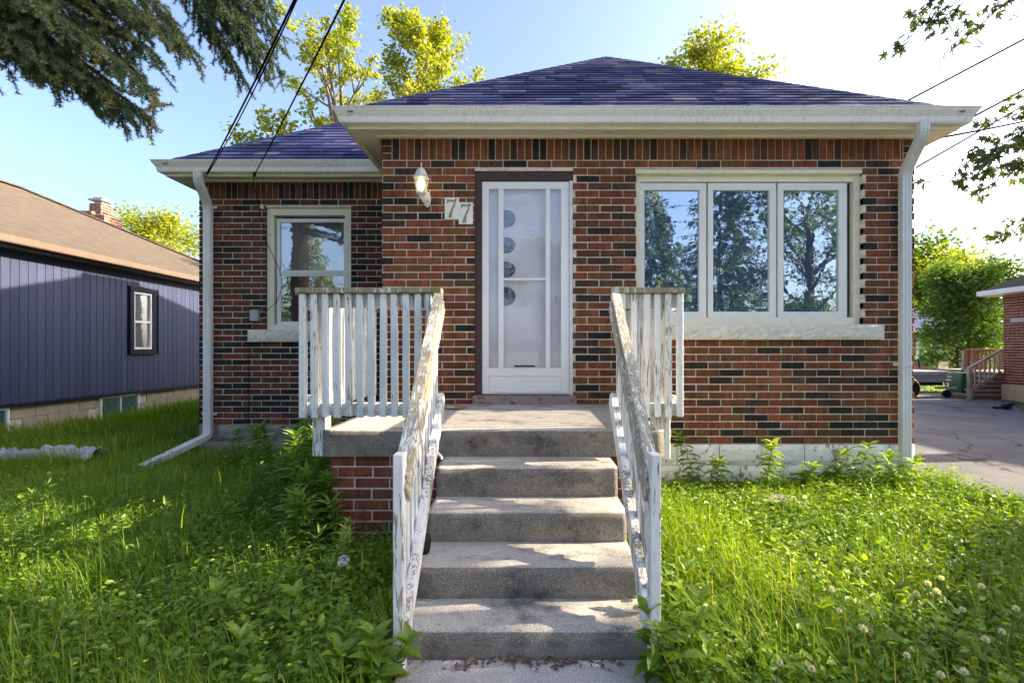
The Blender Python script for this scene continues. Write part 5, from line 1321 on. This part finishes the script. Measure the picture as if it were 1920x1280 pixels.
vobj('needles', needles(g5, np.array([tuple(a) for a, b, t in tw]), np.array([tuple(b) for a, b, t in tw]), 700, 0.024, 0.0042, np.array([t*0.75 for a, b, t in tw])), M['spruce'], spruce)
# rest of the crown, higher up and outside the picture
n = 6000; f = rng.random(n)**1.3; a = rng.random(n)*6.283; rr = 1.8*(1-f)**0.8*np.sqrt(rng.uniform(0.1, 1, n))
pos = np.stack([-4.7+rr*np.cos(a), 1.7+rr*np.sin(a)*0.9, 4.9+f*8-rr*0.3], 1)
d = np.stack([np.cos(a), np.sin(a), rng.normal(-0.4, 0.3, n)], 1)+rnd_dir(n)*0.5; L = rng.uniform(0.12, 0.26, n)
vobj('crown', leaves(pos, d, unit(rnd_dir(n, 0.2, 1)), L*1.5, L*0.45, rng.random(n)*0.8, kind='rhomb'), M['spruce'], spruce)

# ------------------------------------------------------------------ lawn
def free(x, y):
    ok = ~((np.abs(x) < 0.545) & (y < 3.3)) & ~((x > -1.33) & (x < 0.9) & (y > 3.2))
    ok &= ~((x > BX0-0.03) & (y > WY-0.05)) & ~((x > LX0-0.03) & (y > LY-0.05)) & (x < 3.83+0.05*np.sin(y*7)) & (x > NX+0.02)
    return ok
def scatter(x0, x1, y0, y1, dens, g=rng):
    n = int((x1-x0)*(y1-y0)*dens); x = g.uniform(x0, x1, n); y = g.uniform(y0, y1, n)
    k = free(x, y) & (np.abs(x) < 1.12*y+0.5); return x[k], y[k]
def pn(x, y, s, seed=0):
    """cheap smooth noise 0..1"""
    r = np.random.default_rng(seed); v = 0
    for k in range(5):
        a, b, c = r.normal(0, 1, 3); v = v+np.sin(s*(a*x+b*y)+c*6)
    return 0.5+v/10*1.4
def grass(x0, x1, y0, y1, dens, lo, hi, w, seed, dry=0.07, thin=None):
    g = np.random.default_rng(seed); x, y = scatter(x0, x1, y0, y1, dens, g)
    if thin is not None:
        k = g.random(len(x)) < thin(x, y); x, y = x[k], y[k]
    n = len(x); h = g.uniform(lo, hi, n)*(0.55+0.8*np.clip(pn(x, y, 2.2, 3), 0, 1))
    az = 2.6+1.6*pn(x, y, 0.9, 4)*2+g.normal(0, 1.0, n); rn = np.clip(0.2+0.5*pn(x, y, 1.6, 5)+g.normal(0, 0.16, n), 0, 0.93); rn[g.random(n) < dry] = 1.0
    return blades(np.stack([x, y, np.full(n, -0.02)], 1), h, w*g.uniform(0.6, 1.3, n), az, np.clip(g.normal(0.5, 0.25, n), 0.05, 1.1), rn)
def weedy(x, y):   # 1 where broad-leaved weeds rule, 0 where grass rules (left lawn)
    return np.clip(1.15-np.hypot((x+1.4)/1.7, (y-2.7)/2.2)+0.75*(pn(x, y, 1.7, 9)-0.35), 0, 1)
gl = [grass(-5.2, -0.5, 1.25, 3.0, 5200, 0.13, 0.34, 0.0048, 201, thin=lambda x, y: 1-0.85*weedy(x, y)),
      grass(-7.9, -0.5, 3.0, 6.0, 3300, 0.12, 0.30, 0.0055, 202, thin=lambda x, y: 1-0.7*weedy(x, y)),
      grass(-7.9, -3.9, 6.0, 16.5, 800, 0.12, 0.30, 0.011, 203),
      grass(-9.0, 3.0, 15.2, 26, 90, 0.1, 0.25, 0.03, 204)]
o = stuff(vobj('lawn_grass', gl, M['grass'])); o['label'] = 'long uncut green grass on the lawn between the two houses'; o['category'] = 'grass'
gr = [grass(0.5, 3.9, 1.25, 4.75, 3400, 0.10, 0.28, 0.0042, 205, dry=0.07), grass(3.55, 3.95, 1.5, 14.0, 700, 0.06, 0.2, 0.005, 206, dry=0.3)]
o = stuff(vobj('side_lawn_grass', gr, M['grass'])); o['label'] = 'sparse grass among the weeds beside the driveway'; o['category'] = 'grass'
# back lawn
n = 16000; x = rng.uniform(9.6, 27, n); y = rng.uniform(15.3, 26.8, n)
o = stuff(vobj('back_lawn_grass', blades(np.stack([x, y, np.zeros(n)], 1), rng.uniform(0.05, 0.12, n), np.full(n, 0.03), rng.random(n)*6.28, rng.uniform(0.2, 0.8, n), rng.random(n)*0.8), M['grass'])); o['label'] = 'short grass of the back lawn below the cottage'; o['category'] = 'grass'

def cover(x0, x1, y0, y1, dens, hfun, lo, hi, seed, per=7, thin=None, asp=0.62):
    """leafy low weeds: stalks with leaves spread up their height"""
    g = np.random.default_rng(seed); x, y = scatter(x0, x1, y0, y1, dens, g)
    if thin is not None:
        k = g.random(len(x)) < thin(x, y); x, y = x[k], y[k]
    n = len(x); h = hfun(x, y)*g.uniform(0.55, 1.15, n)
    X = np.repeat(x, per); Y = np.repeat(y, per); Hh = np.repeat(h, per); f = np.tile(np.linspace(0.25, 1.0, per), n)+g.normal(0, 0.05, n*per)
    a = np.tile(np.arange(per)*2.4, n)+np.repeat(g.random(n)*6.28, per)
    lx_ = np.repeat(g.normal(0, 0.12, n), per); ly_ = np.repeat(g.normal(0, 0.12, n), per)
    pos = np.stack([X+lx_*Hh*f, Y+ly_*Hh*f, -0.02+Hh*f], 1)
    N_ = n*per; el = g.normal(0.12, 0.35, N_)
    d = np.stack([np.cos(a)*np.cos(el), np.sin(a)*np.cos(el), np.sin(el)], 1); nr = unit(np.stack([g.normal(0,.55,N_), g.normal(0,.55,N_), np.ones(N_)], 1))
    L = np.repeat(lo+(hi-lo)*g.random(n)**1.6, per)*(1.15-0.45*f)*g.uniform(0.8, 1.2, N_)
    rn = np.clip(np.repeat(0.35+0.3*pn(x, y, 2.5, 6)+g.normal(0, 0.15, n), per)+0.2*(f-0.5)+g.normal(0, 0.08, N_), 0, 1)
    return leaves(pos, d, nr, L, L*asp*g.uniform(0.8, 1.15, N_), rn, 0.14, 0.2)
hR = lambda x, y: (0.10+0.11*pn(x, y, 2.0, 7))*(1-0.2*np.clip((y-4.1)/0.6, 0, 1)*np.clip((2.6-x)/0.6, 0, 1)+0.5*np.clip((y-4.2)/0.5, 0, 1)*np.clip((x-2.2)/0.5, 0, 1))
rightc = [cover(0.5, 3.85, 1.2, 2.6, 620, hR, 0.022, 0.075, 301), cover(0.5, 3.85, 2.6, 4.78, 720, hR, 0.022, 0.075, 302),
          cover(0.5, 3.85, 1.2, 4.75, 170, lambda x, y: hR(x, y)*1.1, 0.03, 0.06, 303, per=9, asp=0.35)]
o = stuff(vobj('ground_cover_weeds', rightc, M['weed'])); o['label'] = 'dense leafy weeds covering the bed below the picture window'; o['category'] = 'weeds'
leftc = [cover(-4.6, -0.5, 1.2, 3.3, 520, lambda x, y: 0.10+0.16*pn(x, y, 2.4, 8), 0.022, 0.06, 304, thin=lambda x, y: 0.12+0.95*weedy(x, y)),
         cover(-4.5, -0.5, 3.3, 5.95, 430, lambda x, y: 0.14+0.18*pn(x, y, 2.1, 8), 0.025, 0.06, 305, thin=lambda x, y: 0.12+0.9*weedy(x, y)),
         cover(-4.6, -0.5, 1.2, 3.3, 330, lambda x, y: 0.07+0.12*pn(x, y, 2.4, 8), 0.012, 0.026, 306, per=11, thin=lambda x, y: 0.2+0.8*weedy(x, y), asp=0.8)]
o = stuff(vobj('low_weeds', leftc, M['weed'])); o['label'] = 'mixed low leafy weeds growing in the lawn beside the brick-based stoop'; o['category'] = 'weeds'

# ---- single plants
def tall_weed(x, y, h, seed, label, group, lo=0.06, hi=0.11, asp=0.24, nlev=None, name='tall_weed', pairs=2, mat='weed_blue', z0=-0.02, lift=0.35):
    g = np.random.default_rng(seed); t = thing(name, label, 'weed', (x, y, z0), group)
    ld = g.normal(0, 0.06, 2); nl = nlev or max(6, int(h/0.024))
    st = lambda f: (x+ld[0]*f*f, y+ld[1]*f*f, z0+h*f)
    m = MB().tube([st(f) for f in np.linspace(0, 1, 6)], [0.0042*(1-0.7*f) for f in np.linspace(0, 1, 6)], 5); m.r = [0.4]*len(m.r)
    m.build('stem', M['stem'], t)
    pos = []; d = []; L = []; rn = []
    for k in range(nl):
        f = 0.12+0.88*(k/(nl-1)); top = f > 0.86
        for q in range(pairs if not top else pairs+2):
            a = k*1.35+q*2*math.pi/(pairs if not top else pairs+2)+g.normal(0, 0.25); el = lift+(0.75 if top else 0)*(f-0.8)*4+g.normal(0, 0.15)
            pos.append(st(f)); d.append((math.cos(a)*math.cos(el), math.sin(a)*math.cos(el), math.sin(el)))
            L.append(g.uniform(lo, hi)*(1.0 if f < 0.75 else 1.45-0.6*f)); rn.append(np.clip(0.25+0.55*f+g.normal(0, 0.1), 0, 1))
    d = np.array(d); n = len(d); L = np.array(L)
    nr = unit(np.array([0,0,1.0])-d*d[:, 2:3]+g.normal(0, 0.15, (n, 3)))
    vobj('leaves', leaves(np.array(pos), d, nr, L, L*asp, np.array(rn), 0.2, 0.28), M[mat], t); return t
G1 = 'tall narrow-leaved weeds by the stoop'
L1 = 'tall upright weed with narrow leaves in the clump beside the brick-based stoop'
L1B = 'tall upright weed with narrow leaves by the bare block foundation of the wing'
for i, (px, d, h) in enumerate(((575,3.45,0.60), (566,3.62,0.68), (604,3.55,0.55), (622,3.42,0.5), (590,3.75,0.7), (612,3.85,0.72), (548,3.35,0.45), (532,3.9,0.5), (596,3.15,0.42), (634,3.18,0.34), (560,3.05,0.38), (488,4.7,0.55), (455,5.3,0.42), (480,5.2,0.5), (520,4.4,0.48), (572,4.1,0.6), (584,3.3,0.5), (556,3.8,0.6), (600,3.95,0.66), (540,3.6,0.5), (618,3.65,0.6), (510,3.5,0.4), (630,3.55,0.46), (470,3.7,0.42), (495,4.0,0.5), (525,3.2,0.4), (550,4.3,0.6), (582,4.4,0.66), (606,4.25,0.7), (628,3.3,0.42), (598,3.4,0.56), (568,3.3,0.5), (612,3.3,0.48), (540,4.9,0.6), (505,5.2,0.5))):
    tall_weed(XP(px, d), d, h, 400+i, L1 if d < 4.05 else L1B, G1 if d < 4.05 else 'tall narrow-leaved weeds by the wing foundation', lo=0.08, hi=0.135, pairs=3, asp=0.28)
G2 = 'young narrow-leaved weeds in the front lawn'
for i, (px, d, h) in enumerate(((596,2.62,0.34), (622,2.6,0.36), (532,2.75,0.32), (545,2.72,0.3), (650,2.45,0.24), (505,2.4,0.2), (300,3.2,0.3), (90,3.6,0.35), (60,3.4,0.36), (120,3.9,0.34), (35,3.1,0.36), (75,2.9,0.34), (150,3.0,0.3))):
    tall_weed(XP(px, d), d, h, 430+i, 'short upright weed with whorled narrow leaves out in the open front lawn', G2, lo=0.05, hi=0.09)
G3 = 'leafy weeds against the painted foundation'
for i, (px, d, h) in enumerate(((1303,4.60,0.42), (1437,4.45,0.40), (1452,4.5,0.36), (1560,4.55,0.32), (1612,4.6,0.36), (1345,4.55,0.26), (1500,4.5,0.24), (1655,4.5,0.3), (1680,4.45,0.28))):
    tall_weed(XP(px, d), d, h*1.2, 450+i, 'broad-leaved weed standing against the white painted foundation blocks', G3, lo=0.09, hi=0.14, asp=0.55, nlev=12, mat='weed', lift=0.1, name='foundation_weed')
G4 = 'large-leaved plants beside the bottom step'
for i, (px, d, h) in enumerate(((735,1.98,0.20), (690,1.92,0.20), (660,1.95,0.16), (712,1.85,0.18), (615,1.9,0.16), (1225,2.0,0.2), (1255,1.95,0.24), (1290,2.05,0.26), (1265,2.2,0.28), (1320,1.9,0.2), (450,2.3,0.22), (470,2.15,0.22), (430,1.95,0.16), (1500,2.05,0.2), (1640,2.0,0.2))):
    tall_weed(XP(px, d), d, h, 470+i, ('low plant with large soft green leaves at the bottom step, on the brick-base side' if px < 988 else 'low plant with large soft green leaves at the bottom step, on the driveway side') if 600 < px < 1330 else 'low plant with large soft green leaves in the open front lawn', G4 if 600 < px < 1330 else 'large-leaved plants in the open lawn', lo=0.07, hi=0.12, asp=0.5, nlev=6, mat='weed', lift=0.3, name='broadleaf_plant', pairs=3)

# dandelion seed heads
G5 = 'dandelion seed heads'
def dandelion(px, py, z, seed):
    d = (CAMZ-z)*F/(py-CY); x = XP(px, d); g = np.random.default_rng(seed)
    t = thing('dandelion', 'dandelion seed head on a thin bent stalk in the bed beside the driveway', 'dandelion', (x, d, -0.02), G5)
    bx_ = x+g.normal(0, 0.05); by_ = d+g.normal(0, 0.04)
    m = MB().tube([(bx_, by_, -0.02), (bx_*0.6+x*0.4, by_*0.6+d*0.4, z*0.5), (x, d, z)], [0.0035, 0.003, 0.0025], 5); m.r = [0.9]*len(m.r); m.build('stalk', M['stem'], t)
    n = 130; q = rnd_dir(n, -0.75, 1, g); R_ = 0.0125*g.uniform(0.7, 1.1)
    V, Fc, r = leaves(np.repeat(np.array([[x, d, z]]), n, 0)+q*0.004, q, rnd_dir(n, -1, 1, g), np.full(n, R_), np.full(n, 0.0028), g.random(n), 0, 0, 'rhomb')
    vobj('seed_head', (V, Fc, r), M['fluff'], t)
for i, (px, py, z) in enumerate(((1765,1083,.27), (1840,1098,.3), (1718,1112,.27), (1679,1180,.28), (1848,1198,.27), (1764,1264,.26), (1808,1258,.24), (1520,1247,.26), (1560,1104,.25), (1905,1140,.3), (1878,1183,.26), (1505,1035,.25), (1619,1178,.22), (1700,1228,.2), (1462,1240,.22), (1521,1150,.26), (1522,1252,.22), (1757,1108,.24), (1805,1142,.25), (1368,1200,.2), (1574,1144,.2), (1740,1093,.26), (410,1075,.25))):
    if px > 1000 and i % 4 != 3: dandelion(px, py, z, 500+i)
# bare bent stalks
g = np.random.default_rng(610); n = 420
x = g.uniform(1.2, 3.4, n); y = g.uniform(1.7, 2.9, n); k = free(x, y); x, y = x[k], y[k]; n = len(x)
bb = blades(np.stack([x, y, np.full(n, -0.02)], 1), g.uniform(0.2, 0.36, n), np.full(n, 0.006), g.random(n)*6.28, g.uniform(0.1, 0.6, n), g.uniform(0.3, 1, n))
o = stuff(vobj('flower_stalks', bb, M['stem'])); o['label'] = 'pale bare dandelion stalks standing among the weeds'; o['category'] = 'stalks'
# seeding grass heads on the left lawn
g = np.random.default_rng(620); n = 240; x, y = scatter(-5.0, -0.7, 1.4, 5.6, 8, g); n = len(x); h = g.uniform(0.3, 0.48, n)
p = np.stack([x, y, np.full(n, -0.02)], 1); sb = blades(p, h, np.full(n, 0.0035), g.random(n)*6.28, np.full(n, 0.05), g.uniform(0.5, 0.9, n))
top = p.copy(); top[:, 2] += h*0.78; hd = blades(top, h*0.3, np.full(n, 0.007), g.random(n)*6.28, np.full(n, 0.2), g.uniform(0.8, 0.96, n))
o = stuff(vobj('seeding_grass', [sb, hd], M['grass'])); o['label'] = 'taller grass stalks gone to seed on the lawn'; o['category'] = 'grass'
# tiny yellow flowers
g = np.random.default_rng(630); x, y = scatter(-2.6, -0.6, 1.6, 3.0, 16, g); n = len(x); q = rnd_dir(n, 0.4, 1, g)
fm = MB()
for i in range(n):
    c = Vector((x[i], y[i], 0.13+g.random()*0.1))
    for k in range(5):
        a = k*1.257; fm.add([c, c+Vector((math.cos(a-.4)*.006, math.sin(a-.4)*.006, .002)), c+Vector((math.cos(a)*.010, math.sin(a)*.010, .003)), c+Vector((math.cos(a+.4)*.006, math.sin(a+.4)*.006, .002))], [(0,1,2,3)])
o = stuff(fm.build('yellow_flowers', M['flower'])); o['label'] = 'tiny yellow five-petalled flowers scattered through the low weeds'; o['category'] = 'flowers'

# ---- rocks, crumpled sheet, litter
def lump(name, c, r, seed, mat, label, cat_):
    bm = bmesh.new(); bmesh.ops.create_icosphere(bm, subdivisions=3, radius=1.0); g = np.random.default_rng(seed); ph = g.random((6, 3))*6
    for v in bm.verts:
        k = 1+sum(0.09*math.sin(3.1*(i*0.4+1)*(v.co.x*ph[i][0]+v.co.y*ph[i][1]+v.co.z*ph[i][2])/3+ph[i][0]) for i in range(6)); v.co = Vector((v.co.x*r[0]*k, v.co.y*r[1]*k, v.co.z*r[2]*k))
    me = bpy.data.meshes.new(name); bm.to_mesh(me); bm.free()
    return tag(link(name, me, mat, None, c), label, cat_)
lump('rock', (XP(525, 4.6), 4.6, 0.10), (0.085, 0.08, 0.11), 1, M['rock'], 'grey stone lying in the weeds near the wing foundation', 'rock')
lump('rock', (XP(1466, 3.98), 3.98, 0.075), (0.17, 0.10, 0.055), 2, M['rock'], 'flat pale stone half buried in the bed under the picture window', 'rock')
lump('rock', (XP(1822, 4.35), 4.35, 0.03), (0.16, 0.12, 0.06), 3, M['rock'], 'broken edge stone at the driveway border beside the house corner', 'rock')
lump('blue_litter', (XP(546, 4.5), 4.5, 0.16), (0.03, 0.03, 0.03), 4, M['bin_dark'], 'small crumpled blue litter beside the grey stone', 'litter')
# crumpled white sheet on the left lawn
gx_, gy_ = 90, 24; V = []; g = np.random.default_rng(12); ph = g.random((10, 3))*6
for i in range(gx_):
    for j in range(gy_):
        u = i/(gx_-1); v = j/(gy_-1)
        x = XP(-60, 5.6)+u*(XP(190, 5.6)-XP(-60, 5.6)); y = 5.55+0.28*(v-0.5)*(0.6+0.5*math.sin(u*7+1))+0.06*math.sin(u*9)
        z = 0.10+0.13*math.sin(math.pi*v)*(0.75+0.2*math.sin(u*9+2)+0.1*math.sin(u*21))+sum(0.011*math.sin(ph[k][0]*6*u*(k+1)*0.7+ph[k][1]*4*v+ph[k][2]) for k in range(4))
        V.append((x, y, z))
Fq = [[i*gy_+j, (i+1)*gy_+j, (i+1)*gy_+j+1, i*gy_+j+1] for i in range(gx_-1) for j in range(gy_-1)]
o = link('crumpled_sheet', nmesh('crumpled_sheet', V, Fq, smooth=True), M['cloth']); so = o.modifiers.new('thick', 'SOLIDIFY'); so.thickness = 0.006
tag(o, 'crumpled dirty white sheet lying in the long grass by the blue house', 'sheet')
MB().beam(P(45,868,5.7), P(92,848,5.75), 0.05, 0.03).build('wood_scrap', M['grey_wood']); tag(bpy.data.objects['wood_scrap'], 'short grey wood scrap resting on the crumpled white sheet', 'wood')
tl = MB().lathe([(0.0,0.0),(0.022,0.004),(0.031,0.014),(0.033,0.014),(0.024,0.002),(0.0,-0.002)], (XP(645, 2.75), 2.75, 0.13), 14)
for i, v in enumerate(tl.v):
    p_ = Vector(v)-Vector((XP(645, 2.75), 2.75, 0.13)); p_.rotate(Matrix.Rotation(R(50), 3, 'X')); tl.v[i] = tuple(p_+Vector((XP(645, 2.75), 2.75, 0.13)))
tag(tl.build('foil_dish', M['plaque']), 'small tilted pale foil dish lying in the weeds beside the steps', 'litter')
